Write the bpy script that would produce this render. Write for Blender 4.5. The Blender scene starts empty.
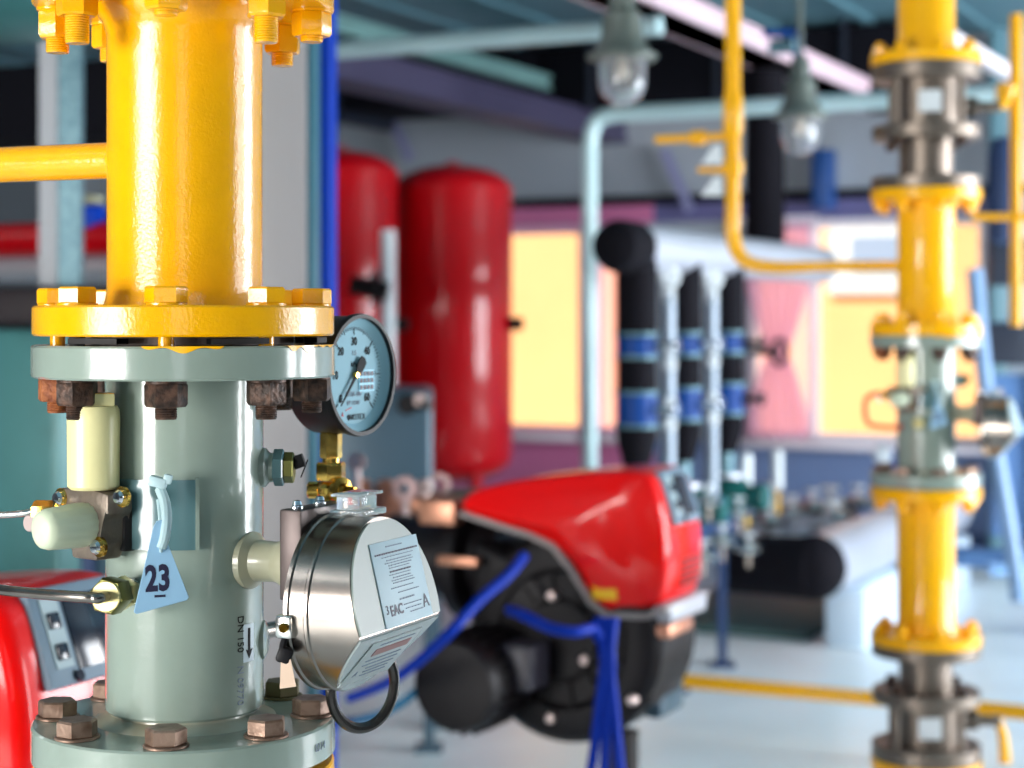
import bpy, bmesh, math, random
from mathutils import Vector, Matrix
R = math.radians
random.seed(4)
SC = bpy.context.scene
COL = SC.collection

# ------------------------------------------------------------------ camera, world, lights
H = 1.45                      # camera height
FOC = 1800.0                  # focal length in pixels (1024 x 768 frame)
cam_d = bpy.data.cameras.new('camera')
cam = bpy.data.objects.new('camera', cam_d)
COL.objects.link(cam)
cam.location = (0, 0, H)
cam.rotation_euler = (R(90), 0, 0)
cam_d.sensor_width = 36.0
cam_d.lens = FOC / 1024 * 36.0
cam_d.shift_y = -64 / 1024
cam_d.dof.use_dof = True
cam_d.dof.focus_distance = 1.72
cam_d.dof.aperture_fstop = 4.1
cam_d.clip_start = 0.05
SC.camera = cam

SC.view_settings.view_transform = 'Standard'
SC.view_settings.look = 'None'
SC.view_settings.exposure = -0.32
SC.view_settings.gamma = 1.0
SC.view_settings.use_curve_mapping = False

ALPHA = R(26)                 # the room is turned against the camera
A = Vector((math.cos(ALPHA), -math.sin(ALPHA), 0))    # along the far wall
B = Vector((math.sin(ALPHA), math.cos(ALPHA), 0))     # towards the far wall
ROT_ROOM = -ALPHA
A0, A1, B0, B1 = -9.0, 3.2, -3.0, 10.8
CEIL = 3.15

def room(a, b, z=0.0):
    v = A * a + B * b
    return Vector((v.x, v.y, z))

world = bpy.data.worlds.new('world')
SC.world = world
world.use_nodes = True
wn = world.node_tree.nodes
wn['Background'].inputs[0].default_value = (0.72, 0.86, 1.0, 1)
wn['Background'].inputs[1].default_value = 0.6

def add_light(name, kind, loc, direction, energy, color, size=None, size_y=None):
    d = bpy.data.lights.new(name, kind)
    d.energy = energy
    d.color = color
    if kind == 'AREA':
        d.shape = 'RECTANGLE'
        d.size = size
        d.size_y = size_y
    o = bpy.data.objects.new(name, d)
    COL.objects.link(o)
    o.location = loc
    o.rotation_euler = Vector(direction).to_track_quat('-Z', 'Y').to_euler()
    return o

sun = add_light('sun', 'SUN', (0, 0, 12), B * 0.62 + A * 0.35 + Vector((0, 0, -0.70)), 9.5, (1.0, 0.93, 0.82))
sun.data.angle = R(1.0)
# daylight outside the window openings behind and beside the camera
add_light('daylight_rear_window', 'AREA', room(-3.15, B0 - 0.45, H - 0.10), B, 530, (1.0, 0.985, 0.95), 2.9, 1.7)
add_light('daylight_rear_side_window', 'AREA', room(1.9, B0 - 0.45, H + 0.15), B, 22, (0.92, 0.97, 1.0), 1.4, 1.7)
add_light('daylight_side_window', 'AREA', room(A1 + 0.45, 4.5, H - 0.05), -A, 120, (0.95, 0.98, 1.0), 0.9, 2.0)
add_light('daylight_far_side_window', 'AREA', room(A1 + 0.45, 7.6, H + 0.0), -A, 900, (0.90, 0.95, 1.0), 3.6, 2.2)

# ------------------------------------------------------------------ materials
def srgb(r, g, b):
    f = lambda c: (c / 255) / 12.92 if c / 255 <= 0.04045 else ((c / 255 + 0.055) / 1.055) ** 2.4
    return (f(r), f(g), f(b), 1)

MATS = {}
def mat(name, col, rough=0.5, metal=0.0, bump=0.0, bscale=60, var=0.0, vscale=8, col2=None,
        coat=0.0, trans=0.0, ior=1.45, alpha=1.0, emis=None, estr=0.0, lo=0.4, hi=0.7, detail=4, spec=None):
    if name in MATS:
        return MATS[name]
    m = bpy.data.materials.new(name)
    m.use_nodes = True
    nt = m.node_tree
    p = nt.nodes['Principled BSDF']
    p.inputs['Base Color'].default_value = col
    p.inputs['Roughness'].default_value = rough
    p.inputs['Metallic'].default_value = metal
    p.inputs['Coat Weight'].default_value = coat
    p.inputs['Coat Roughness'].default_value = 0.08
    p.inputs['Transmission Weight'].default_value = trans
    p.inputs['IOR'].default_value = ior
    p.inputs['Alpha'].default_value = alpha
    if spec is not None:
        p.inputs['Specular IOR Level'].default_value = spec
    if emis:
        p.inputs['Emission Color'].default_value = emis
        p.inputs['Emission Strength'].default_value = estr
    tc = nt.nodes.new('ShaderNodeTexCoord')
    if var > 0 or col2 is not None:
        n = nt.nodes.new('ShaderNodeTexNoise')
        n.inputs['Scale'].default_value = vscale
        n.inputs['Detail'].default_value = detail
        nt.links.new(tc.outputs['Object'], n.inputs['Vector'])
        r = nt.nodes.new('ShaderNodeValToRGB')
        r.color_ramp.elements[0].position = lo
        r.color_ramp.elements[1].position = hi
        c2 = col2 if col2 is not None else tuple([c * (1 - var) for c in col[:3]] + [1])
        r.color_ramp.elements[0].color = col
        r.color_ramp.elements[1].color = c2
        nt.links.new(n.outputs['Fac'], r.inputs['Fac'])
        nt.links.new(r.outputs['Color'], p.inputs['Base Color'])
    if bump > 0:
        n2 = nt.nodes.new('ShaderNodeTexNoise')
        n2.inputs['Scale'].default_value = bscale
        n2.inputs['Detail'].default_value = 3
        nt.links.new(tc.outputs['Object'], n2.inputs['Vector'])
        b = nt.nodes.new('ShaderNodeBump')
        b.inputs['Strength'].default_value = bump
        b.inputs['Distance'].default_value = 0.002
        nt.links.new(n2.outputs['Fac'], b.inputs['Height'])
        nt.links.new(b.outputs['Normal'], p.inputs['Normal'])
        if coat > 0:
            nt.links.new(b.outputs['Normal'], p.inputs['Coat Normal'])
    MATS[name] = m
    return m

yellow = mat('yellow_paint', srgb(248, 176, 0), 0.24, bump=0.2, bscale=300, var=0.06, vscale=30, coat=0.7, spec=0.25)
yellow_far = mat('yellow_paint_smooth', srgb(254, 182, 0), 0.35, coat=0.4, spec=0.25)
grey = mat('grey_green_paint', srgb(144, 158, 147), 0.20, bump=0.10, bscale=90, var=0.12, vscale=9, coat=0.5)
rust = mat('rusty_steel', srgb(46, 34, 28), 0.5, 0.35, bump=0.7, bscale=180, col2=srgb(98, 70, 56), vscale=90)
rust2 = mat('orange_rust', srgb(120, 62, 34), 0.6, 0.2, bump=0.8, bscale=180, col2=srgb(176, 106, 60), vscale=90)
bolt_m = mat('bronzed_bolt_steel', srgb(150, 124, 108), 0.42, 0.55, bump=0.3, bscale=160, col2=srgb(105, 78, 62), vscale=60)
olive_bolt = mat('olive_bolt', srgb(96, 88, 58), 0.5, 0.4, bump=0.3, bscale=160)
gasket_m = mat('dark_gasket', srgb(32, 28, 28), 0.7)
steel = mat('stainless_steel', srgb(146, 137, 130), 0.24, 1.0, bump=0.04, bscale=40)
steel_b = mat('bright_steel', srgb(215, 214, 210), 0.18, 1.0)
alu = mat('cast_aluminium', srgb(128, 116, 104), 0.45, 0.55, bump=0.25, bscale=220, col2=srgb(96, 84, 76), vscale=40)
brass = mat('brass', srgb(232, 190, 96), 0.20, 1.0, bump=0.1, bscale=90, col2=srgb(164, 118, 36), vscale=40)
brass_pale = mat('pale_brass', srgb(226, 210, 150), 0.3, 0.8)
olive = mat('olive_zinc', srgb(118, 116, 62), 0.35, 0.7, bump=0.2, bscale=90)
black_plastic = mat('black_plastic', srgb(17, 15, 18), 0.5, spec=0.3)
black_rough = mat('black_foam', srgb(17, 15, 22), 0.8, spec=0.15, bump=0.3, bscale=20)
white_plastic = mat('white_plastic', srgb(222, 224, 208), 0.35, var=0.08, vscale=20)
cream = mat('cream_translucent_plastic', srgb(234, 224, 166), 0.3, var=0.10, vscale=16)
knob_m = mat('milky_knob_plastic', srgb(206, 214, 186), 0.35)
tie_m = mat('pale_cable_tie', srgb(176, 200, 204), 0.35)
tag_m = mat('pale_blue_tag_plastic', srgb(140, 178, 206), 0.35)
ink = mat('dark_ink', srgb(28, 24, 54), 0.5)
ink_black = mat('black_ink', srgb(18, 18, 20), 0.6, spec=.15)
ink_red = mat('red_ink', srgb(200, 60, 70), 0.5)
ink_grey = mat('grey_ink', srgb(110, 124, 140), 0.5)
dial_m = mat('dial_face', srgb(146, 186, 200), 0.6, spec=.2)
label_m = mat('label_paper', srgb(176, 196, 204), 0.5, spec=.3)
label_g = mat('grey_label', srgb(120, 132, 126), 0.35)
sticker_m = mat('white_sticker', srgb(196, 212, 220), 0.4)
cyan_m = mat('cyan_sticker', srgb(60, 176, 206), 0.4)
seal_m = mat('pink_paper_seal', srgb(226, 196, 172), 0.5)
darkplate = mat('dark_bracket_metal', srgb(78, 68, 66), 0.4, 0.6, bump=0.15, bscale=60)
teal_paint = mat('teal_saddle_paint', srgb(84, 116, 120), 0.2, coat=0.5)
chrome = mat('chrome', srgb(225, 228, 235), 0.12, 1.0)
clear = mat('clear_plastic', (0.92, 0.96, 0.96, 1), 0.08, trans=0.75, ior=1.12)
ring_m = mat('dark_chrome_strap', srgb(84, 80, 78), 0.25, 0.9)
red = mat('red_gloss_paint', srgb(236, 0, 0), 0.45, coat=0.55, spec=0.12)
redtank = mat('red_tank_paint', srgb(176, 0, 14), 0.4, coat=0.45, spec=0.15)
black_metal = mat('black_cast_metal', srgb(20, 15, 18), 0.45, 0.2, spec=0.3, bump=0.4, bscale=30)
copper = mat('copper_pink_metal', srgb(196, 138, 112), 0.4, 0.7)
pinkish = mat('pale_steel_washer', srgb(196, 176, 172), 0.35, 0.7)
trim_grey = mat('grey_hood_trim', srgb(150, 140, 138), 0.4)
blue_cable = mat('blue_cable_rubber', srgb(0, 48, 164), 0.5, spec=0.2)
blue_paint = mat('blue_paint', srgb(0, 58, 176), 0.5, spec=0.15)
blue_band = mat('blue_valve_body', srgb(6, 62, 136), 0.45, spec=0.25)
postgrey = mat('pale_grey_post', srgb(152, 148, 149), 0.5)
galv = mat('galvanised_steel', srgb(112, 146, 156), 0.45, 0.3, col2=srgb(66, 104, 118), vscale=60)
palepost = mat('pale_angle', srgb(166, 168, 174), 0.5)
slate = mat('slate_cabinet_paint', srgb(62, 84, 98), 0.35, 0.1)
tealboiler = mat('teal_boiler_casing', srgb(66, 122, 122), 0.4, 0.1, var=0.45, vscale=2)
pipe_teal = mat('pale_teal_pipe_paint', srgb(186, 214, 218), 0.3, coat=0.3)
silver = mat('aluminium_cladding', srgb(206, 208, 218), 0.42, 0.55)
valve_steel = mat('valve_grey_steel', srgb(122, 110, 100), 0.38, 0.7)
white_m = mat('white_paint', srgb(226, 232, 236), 0.4)
green_m = mat('green_pump_paint', srgb(16, 88, 84), 0.35)
lamp_body = mat('lamp_grey_casting', srgb(104, 112, 106), 0.45, 0.3)
glassm = mat('lamp_glass', (0.95, 0.96, 0.98, 1), 0.04, trans=0.9, ior=1.45)
bulb_m = mat('warm_white_bulb', srgb(240, 226, 205), 0.3)
floor_m = mat('pale_blue_grey_epoxy', srgb(232, 240, 242), 0.3, var=0.14, vscale=1.6, bump=0.05, bscale=4)
plinth_m = mat('teal_plinth_paint', srgb(110, 140, 142), 0.4)
wall_up = mat('upper_wall_panel', srgb(158, 166, 176), 0.5, var=0.15, vscale=0.6)
wall_low = mat('lower_wall_panel', srgb(112, 132, 172), 0.5)
wall_mauve = mat('mauve_wall_panel', srgb(206, 116, 160), 0.5)
wall_side = mat('side_wall_panel', srgb(84, 92, 98), 0.6)
ceil_m = mat('teal_ceiling_sheet', srgb(88, 126, 138), 0.5)
dark_duct = mat('black_duct_wrap', srgb(14, 14, 22), 0.8, spec=0.15)
purple_beam = mat('dusky_purple_beam', srgb(62, 58, 84), 0.5)
pinkwhite = mat('pinkish_white_beam', srgb(230, 202, 212), 0.35)
green_beam = mat('pale_green_beam', srgb(120, 160, 158), 0.45)
frame_m = mat('white_window_frame', srgb(232, 224, 232), 0.4)
frame_p = mat('pink_window_frame', srgb(226, 170, 200), 0.4)
curtain_m = mat('pale_pink_curtain', srgb(246, 206, 212), 0.7)
_nt = curtain_m.node_tree
_tl = _nt.nodes.new('ShaderNodeBsdfTranslucent'); _tl.inputs[0].default_value = srgb(240, 226, 250)
_tp = _nt.nodes.new('ShaderNodeBsdfTransparent'); _tp.inputs[0].default_value = srgb(255, 238, 250)
_mx = _nt.nodes.new('ShaderNodeMixShader'); _mx.inputs[0].default_value = 0.6
_my = _nt.nodes.new('ShaderNodeMixShader'); _my.inputs[0].default_value = 0.5
_out = [n for n in _nt.nodes if n.type == 'OUTPUT_MATERIAL'][0]
_nt.links.new(_nt.nodes['Principled BSDF'].outputs[0], _mx.inputs[1]); _nt.links.new(_tl.outputs[0], _mx.inputs[2])
_nt.links.new(_mx.outputs[0], _my.inputs[1]); _nt.links.new(_tp.outputs[0], _my.inputs[2]); _nt.links.new(_my.outputs[0], _out.inputs[0])
facade = mat('peach_facade_plaster', srgb(255, 196, 136), 0.8, var=0.06, vscale=1.5)
facade_o = mat('orange_facade_stripe', srgb(255, 188, 172), 0.8)
ground_m = mat('pale_paving', srgb(190, 188, 180), 0.8)
pane_blue = mat('blue_grey_pane', srgb(160, 180, 210), 0.2)
dark_panel = mat('charcoal_panel', srgb(34, 40, 54), 0.4)
screen_dark = mat('dark_display', srgb(28, 34, 48), 0.15)
panel_grey = mat('burner_panel_grey', srgb(118, 138, 154), 0.5, spec=0.2)
yel_sticker = mat('yellow_sticker', srgb(250, 190, 10), 0.5)
darkblue = mat('dark_blue_paint', srgb(28, 52, 92), 0.5)

def glass_pane(name):
    m = bpy.data.materials.new(name)
    m.use_nodes = True
    nt = m.node_tree
    nt.nodes.clear()
    out = nt.nodes.new('ShaderNodeOutputMaterial')
    mix = nt.nodes.new('ShaderNodeMixShader')
    tr = nt.nodes.new('ShaderNodeBsdfTransparent')
    gl = nt.nodes.new('ShaderNodeBsdfGlossy')
    gl.inputs['Roughness'].default_value = 0.03
    mix.inputs[0].default_value = 0.06
    nt.links.new(tr.outputs[0], mix.inputs[1])
    nt.links.new(gl.outputs[0], mix.inputs[2])
    nt.links.new(mix.outputs[0], out.inputs[0])
    return m
pane = glass_pane('window_glass')

# ------------------------------------------------------------------ mesh builder
def axis_matrix(origin, zdir, xhint=(0, 0, 1)):
    z = Vector(zdir).normalized()
    x = Vector(xhint)
    x = x - z * x.dot(z)
    if x.length < 1e-5:
        x = Vector((1, 0, 0)) - z * z.x
    x.normalize()
    y = z.cross(x)
    m = Matrix((x, y, z)).transposed().to_4x4()
    m.translation = Vector(origin)
    return m

class MB:
    def __init__(self):
        self.bm = bmesh.new()
    def _add(self, verts, faces, M=None):
        vs = [self.bm.verts.new((M @ Vector(v)) if M is not None else v) for v in verts]
        for f in faces:
            try:
                self.bm.faces.new([vs[i] for i in f])
            except ValueError:
                pass
        return vs
    def lathe(self, prof, M=None, seg=32, arc=None):
        """prof: (radius, z) pairs turned about z; radius 0 closes to a point."""
        rings = []; verts = []; faces = []
        full = arc is None
        a0, a1 = (0, 2 * math.pi) if full else arc
        n = seg if full else seg + 1
        for r, z in prof:
            if r < 1e-7:
                rings.append([len(verts)]); verts.append((0, 0, z))
            else:
                ring = []
                for i in range(n):
                    t = a0 + (a1 - a0) * i / seg
                    ring.append(len(verts)); verts.append((r * math.cos(t), r * math.sin(t), z))
                rings.append(ring)
        for p, q in zip(rings, rings[1:]):
            for i in range(seg):
                j = (i + 1) % n if full else i + 1
                if len(p) == 1 and len(q) == 1: continue
                if len(p) == 1: faces.append((p[0], q[j], q[i]))
                elif len(q) == 1: faces.append((p[i], p[j], q[0]))
                else: faces.append((p[i], p[j], q[j], q[i]))
        self._add(verts, faces, M)
        return self
    def cyl(self, r, z0, z1, M=None, seg=32, ch=0.0):
        if ch > 0:
            return self.lathe([(0, z0), (r - ch, z0), (r, z0 + ch), (r, z1 - ch), (r - ch, z1), (0, z1)], M, seg)
        return self.lathe([(0, z0), (r, z0), (r, z1), (0, z1)], M, seg)
    def hexa(self, r, z0, z1, M=None, turn=0.0, ch=0.12):
        T = Matrix.Rotation(turn, 4, 'Z')
        MM = (M @ T) if M is not None else T
        h = (z1 - z0)
        e = r * 0.06
        return self.lathe([(0, z0), (r - e, z0), (r, z0 + abs(h) * 0.08 * (1 if h > 0 else -1)), (r, z1 - h * 0.12), (r * 0.90, z1), (0, z1)], MM, 6)
    def box(self, c, s, M=None, bev=0.0, seg=2):
        b2 = bmesh.new()
        bmesh.ops.create_cube(b2, size=1.0, matrix=Matrix.Translation(Vector(c)) @ Matrix.Diagonal((s[0], s[1], s[2], 1)))
        if bev > 0:
            bmesh.ops.bevel(b2, geom=b2.edges[:], offset=bev, segments=seg, profile=0.5, affect='EDGES')
        self._merge(b2, M)
        return self
    def _merge(self, b2, M=None):
        b2.verts.index_update()
        vs = [self.bm.verts.new((M @ v.co) if M is not None else v.co) for v in b2.verts]
        for f in b2.faces:
            try: self.bm.faces.new([vs[v.index] for v in f.verts])
            except ValueError: pass
        b2.free()
    def prism(self, poly, h, M=None, bev=0.0, seg=3):
        b2 = bmesh.new()
        lo = [b2.verts.new((x, y, 0)) for x, y in poly]
        hi = [b2.verts.new((x, y, h)) for x, y in poly]
        n = len(poly)
        b2.faces.new(lo[::-1]); b2.faces.new(hi)
        for i in range(n):
            j = (i + 1) % n
            b2.faces.new((lo[i], lo[j], hi[j], hi[i]))
        if bev > 0:
            bmesh.ops.bevel(b2, geom=b2.edges[:], offset=bev, segments=seg, profile=0.5, affect='EDGES')
        self._merge(b2, M)
        return self
    def tube(self, pts, r, seg=12, smooth=8, closed=False, cap=True):
        """pts: 3D points, smoothed by Catmull-Rom; r: a radius or one per point"""
        P = [Vector(p) for p in pts]
        rr = r if isinstance(r, (list, tuple)) else [r] * len(P)
        Q = []; RR = []
        n = len(P)
        if smooth > 1 and n > 2:
            rng = range(n) if closed else range(n - 1)
            for i in rng:
                if closed: p0, p1, p2, p3 = P[(i - 1) % n], P[i], P[(i + 1) % n], P[(i + 2) % n]
                else: p0, p1, p2, p3 = P[max(i - 1, 0)], P[i], P[i + 1], P[min(i + 2, n - 1)]
                for k in range(smooth):
                    t = k / smooth
                    Q.append(0.5 * ((2 * p1) + (p2 - p0) * t + (2 * p0 - 5 * p1 + 4 * p2 - p3) * t * t + (3 * p1 - p0 - 3 * p2 + p3) * t ** 3))
                    RR.append(rr[i] * (1 - t) + rr[(i + 1) % n] * t)
            if not closed:
                Q.append(P[-1]); RR.append(rr[-1])
        else:
            Q, RR = P, list(rr)
        rings = []
        m = len(Q)
        up = None
        for i, p in enumerate(Q):
            if closed: d = Q[(i + 1) % m] - Q[(i - 1) % m]
            else: d = Q[min(i + 1, m - 1)] - Q[max(i - 1, 0)]
            d.normalize()
            if up is None:
                up = Vector((0, 0, 1)) if abs(d.z) < 0.9 else Vector((1, 0, 0))
            u = (up - d * up.dot(d)).normalized()
            w = d.cross(u)
            up = u
            rings.append([self.bm.verts.new(p + (u * math.cos(2 * math.pi * k / seg) + w * math.sin(2 * math.pi * k / seg)) * RR[i]) for k in range(seg)])
        for i in range(m if closed else m - 1):
            a, b = rings[i], rings[(i + 1) % m]
            for k in range(seg):
                self.bm.faces.new((a[k], a[(k + 1) % seg], b[(k + 1) % seg], b[k]))
        if cap and not closed:
            self.bm.faces.new(rings[0][::-1]); self.bm.faces.new(rings[-1])
        return self
    def build(self, name, m, parent=None, angle=35, smooth=True):
        bmesh.ops.recalc_face_normals(self.bm, faces=self.bm.faces[:])
        me = bpy.data.meshes.new(name)
        off = Vector((0, 0, 0))
        p = parent
        while p is not None:
            off = off + Vector(p.location); p = p.parent
        if off.length > 0:
            bmesh.ops.translate(self.bm, verts=self.bm.verts[:], vec=-off)
        self.bm.to_mesh(me)
        self.bm.free()
        if smooth:
            me.shade_smooth()
            me.set_sharp_from_angle(angle=R(angle))
        me.materials.append(m)
        o = bpy.data.objects.new(name, me)
        COL.objects.link(o)
        o.parent = parent
        return o

def tag(o, label=None, cat=None, group=None, kind=None):
    if label: o['label'] = label
    if cat: o['category'] = cat
    if group: o['group'] = group
    if kind: o['kind'] = kind
    return o
def thing(name, loc, label, cat, group=None):
    o = bpy.data.objects.new(name, None)
    o.empty_display_size = 0.05
    COL.objects.link(o)
    o.location = loc
    return tag(o, label, cat, group)
def struct(mb, name, m, **k):
    return tag(mb.build(name, m, **k), kind='structure')
def copy_tree(o, delta=None, label=None, parent=None, skip=()):
    c = o.copy(); COL.objects.link(c)
    c.parent = parent
    if delta is not None: c.location = Vector(o.location) + Vector(delta)
    if label: c['label'] = label
    for ch in list(o.children):
        if ch.name.split('.')[0] in skip: continue
        copy_tree(ch, parent=c, skip=skip)
    return c
def lettering(txt, size, M, m, parent, name='lettering', depth=0.0004, spacing=1.0, xs=1.0, align='CENTER', bold=0.0):
    cu = bpy.data.curves.new('text', 'FONT')
    cu.body = txt; cu.size = size; cu.extrude = depth / 2; cu.align_x = align; cu.align_y = 'CENTER'
    cu.space_character = spacing
    cu.offset = bold
    cu.resolution_u = 3
    t = bpy.data.objects.new('text', cu)
    COL.objects.link(t)
    bpy.context.view_layer.update()
    me = bpy.data.meshes.new_from_object(t.evaluated_get(bpy.context.evaluated_depsgraph_get()))
    bpy.data.objects.remove(t); bpy.data.curves.remove(cu)
    me.transform(Matrix.Diagonal((xs, 1, 1, 1)))
    me.transform(M)
    off = Vector((0, 0, 0)); p = parent
    while p is not None:
        off = off + Vector(p.location); p = p.parent
    me.transform(Matrix.Translation(-off))
    me.materials.clear(); me.materials.append(m)
    o = bpy.data.objects.new(name, me)
    COL.objects.link(o); o.parent = parent
    return o
def at(px, py, Z):
    """the point that photograph pixel (px, py) shows at depth Z"""
    return Vector(((px - 512) * Z / FOC, Z, H + (320 - py) * Z / FOC))
def on_plane(px, py, Q, d=A):
    """the point that pixel shows on the upright plane through Q running along d"""
    tx = (px - 512) / FOC
    u = (tx * Q.y - Q.x) / (d.x - tx * d.y)
    Z = Q.y + u * d.y
    return Vector((tx * Z, Z, H + (320 - py) * Z / FOC))
Tz = lambda x, y, z: Matrix.Translation((x, y, z))

# ------------------------------------------------------------------ setting: the boiler room
def wall_with_holes(name, origin, udir, length, holes, m, thick=0.2, z1=CEIL, z0=0.0, extra=None):
    """an upright wall from origin along udir; holes: (u0, u1, z0, z1)"""
    mb = MB()
    n = Vector((-udir.y, udir.x, 0))
    M = Matrix((udir, n, Vector((0, 0, 1)))).transposed().to_4x4()
    M.translation = origin
    us = sorted(set([0, length] + [h[0] for h in holes] + [h[1] for h in holes]))
    zs = sorted(set([z0, z1] + [h[2] for h in holes] + [h[3] for h in holes]))
    for a, b in zip(us, us[1:]):
        for c, d in zip(zs, zs[1:]):
            if any(h[0] <= (a + b) / 2 <= h[1] and h[2] <= (c + d) / 2 <= h[3] for h in holes):
                continue
            mb.box(((a + b) / 2, thick / 2, (c + d) / 2), (b - a, thick, d - c), M)
    return struct(mb, name, m)

mb = MB(); mb.box(((A0 + A1) / 2, (B0 + B1) / 2, -0.1), (A1 - A0 + 0.4, B1 - B0 + 0.4, 0.2), Matrix.Rotation(ROT_ROOM, 4, 'Z'))
struct(mb, 'floor', floor_m)
mb = MB(); mb.box(((A0 + A1) / 2, (B0 + B1) / 2, CEIL + 0.1), (A1 - A0 + 0.8, B1 - B0 + 0.8, 0.2), Matrix.Rotation(ROT_ROOM, 4, 'Z'))
for k in range(22):
    mb.box((A0 + 0.3 + k * 0.55, (B0 + B1) / 2, CEIL - 0.012), (0.05, B1 - B0, 0.024), Matrix.Rotation(ROT_ROOM, 4, 'Z'))
struct(mb, 'ceiling', ceil_m)

# far wall: the plane b = B1
WQ = room(0, B1, 0)
def wall_a(px):
    return on_plane(px, 320, WQ).dot(A)
WZ0, WZ1 = H - 0.745, H + 0.615
wins = [(wall_a(498), wall_a(584)), (wall_a(590), wall_a(645)), (wall_a(748), wall_a(905)), (wall_a(942), wall_a(986))]
HB = WZ0 + 0.0
far_holes = [(w[0] - A0, w[1] - A0, WZ0, WZ1) for w in wins]
split = wall_a(655) - A0
wall_with_holes('wall_back', room(A0, B1), A, A1 - A0, far_holes, wall_up, z0=WZ0 - 0.02)
# dado of the far wall: mauve panels up to the split, blue-grey ones beyond it
mb = MB(); M = Matrix.Rotation(ROT_ROOM, 4, 'Z')
mb.box((A0 + split / 2, B1 + 0.1, (WZ0 - 0.02) / 2), (split, 0.2, WZ0 - 0.02), M)
struct(mb, 'wall_back_mauve', wall_mauve)
mb = MB(); L2 = (A1 - A0) - split
mb.box((A0 + split + L2 / 2, B1 + 0.1, (WZ0 - 0.02) / 2), (L2, 0.2, WZ0 - 0.02), M)
struct(mb, 'wall_back_low', wall_low)
mb = MB(); mb.box(((A0 + A1) / 2, B1 - 0.015, H + 0.77), (A1 - A0, 0.03, 0.06), M)
struct(mb, 'trim_1', dark_duct)
mb = MB(); mb.box(((A0 + wall_a(655)) / 2, B1 - 0.012, H + 0.685), (wall_a(655) - A0, 0.024, 0.12), M)
struct(mb, 'trim_2', wall_mauve)
mb = MB(); mb.box(((A1 + wall_a(655)) / 2, B1 - 0.012, H + 0.685), (A1 - wall_a(655), 0.024, 0.12), M)
struct(mb, 'trim_3', mat('lilac_trim', srgb(96, 94, 140), 0.5))
mb = MB(); mb.box(((A0 + A1) / 2, B1 - 0.02, 0.09), (A1 - A0, 0.04, 0.18), M)
struct(mb, 'baseboard_back', mat('blue_baseboard', srgb(50, 76, 120), 0.4))

def window(idx, w, fm, bars=()):
    a0, a1 = w
    mb = MB()
    t = 0.045
    mb.box(((a0 + a1) / 2, B1 + 0.06, WZ0 + t / 2), (a1 - a0, 0.1, t), M)
    mb.box(((a0 + a1) / 2, B1 + 0.06, WZ1 - t / 2), (a1 - a0, 0.1, t), M)
    for x in (a0 + t / 2, a1 - t / 2) + tuple(bars):
        mb.box((x, B1 + 0.06, (WZ0 + WZ1) / 2), (t, 0.1, WZ1 - WZ0), M)
    f = struct(mb, 'window_%d' % idx, fm)
    mb = MB(); mb.box(((a0 + a1) / 2, B1 + 0.07, (WZ0 + WZ1) / 2), (a1 - a0 - t, 0.008, WZ1 - WZ0 - t), M)
    p = mb.build('pane', pane); p.parent = f
    mb = MB(); mb.box(((a0 + a1) / 2, B1 - 0.05, WZ0 - 0.025), (a1 - a0 + 0.1, 0.18, 0.04), M, bev=0.008)
    s = mb.build('window_sill', frame_m); s.parent = f
    return f
window(1, wins[0], frame_p)
window(2, wins[1], frame_p)
window(3, wins[2], frame_m, bars=(wall_a(812),))
window(4, wins[3], frame_m)

# other walls, with the openings that daylight comes through
wall_with_holes('wall_rear', room(A0, B0), A, A1 - A0, [(-5.0 - A0, -1.4 - A0, H - 1.1, H + 0.9), (1.2 - A0, 2.6 - A0, H - 0.6, H + 0.9)], wall_side, thick=-0.2)
wall_with_holes('wall_side', room(A1, B0), B, B1 - B0, [(3.5 - B0, 5.6 - B0, H - 1.0, H + 1.0), (5.7 - B0, 9.5 - B0, H - 1.1, H + 1.0)], wall_side, thick=-0.2)
wall_with_holes('wall_left', room(A0, B0), B, B1 - B0, [], wall_side, thick=0.2)
mb = MB()
for x in (-5.0, -3.2, -1.4):
    mb.box((x, B0 - 0.1, H - 0.05), (0.07, 0.08, 2.1), M)
struct(mb, 'window_5', frame_m)
mb = MB()
for y in (5.7, 7.6, 9.5):
    mb.box((A1 + 0.1, y, H - 0.05), (0.08, 0.07, 2.1), M)
struct(mb, 'window_6', frame_m)

# outside: paving and the peach building opposite
mb = MB(); mb.box((0, B1 + 12, -0.15), (50, 23, 0.3), M)
struct(mb, 'ground', ground_m)
fac = thing('neighbour_building', room(0, 16.5, 0), 'sunlit peach plastered building seen through the far windows', 'building')
mb = MB(); mb.box((0, 17.6, 4), (26, 2.0, 8), M); mb.build('wall', facade, fac)
def fac_a(px): return on_plane(px, 320, room(0, 16.6)).dot(A)
mb = MB(); mb.box((fac_a(875), 16.58, H + 0.62), (fac_a(905) - fac_a(846) + .3, 0.1, 0.75), M); w_ = mb.build('window', white_m, fac)
mb = MB(); mb.box((fac_a(880), 16.52, H + 0.62), (0.5, 0.04, 0.32), M); mb.build('pane', pane_blue, w_)
for px, w in ((700, 0.5), (640, 0.4), (606, 0.22), (786, 0.5)):
    mb = MB(); mb.box((fac_a(px), 16.57, 2.2), (w, 0.08, 4.4), M); mb.build('pilaster', facade_o if px in (606, 786) else white_m, fac)

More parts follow.
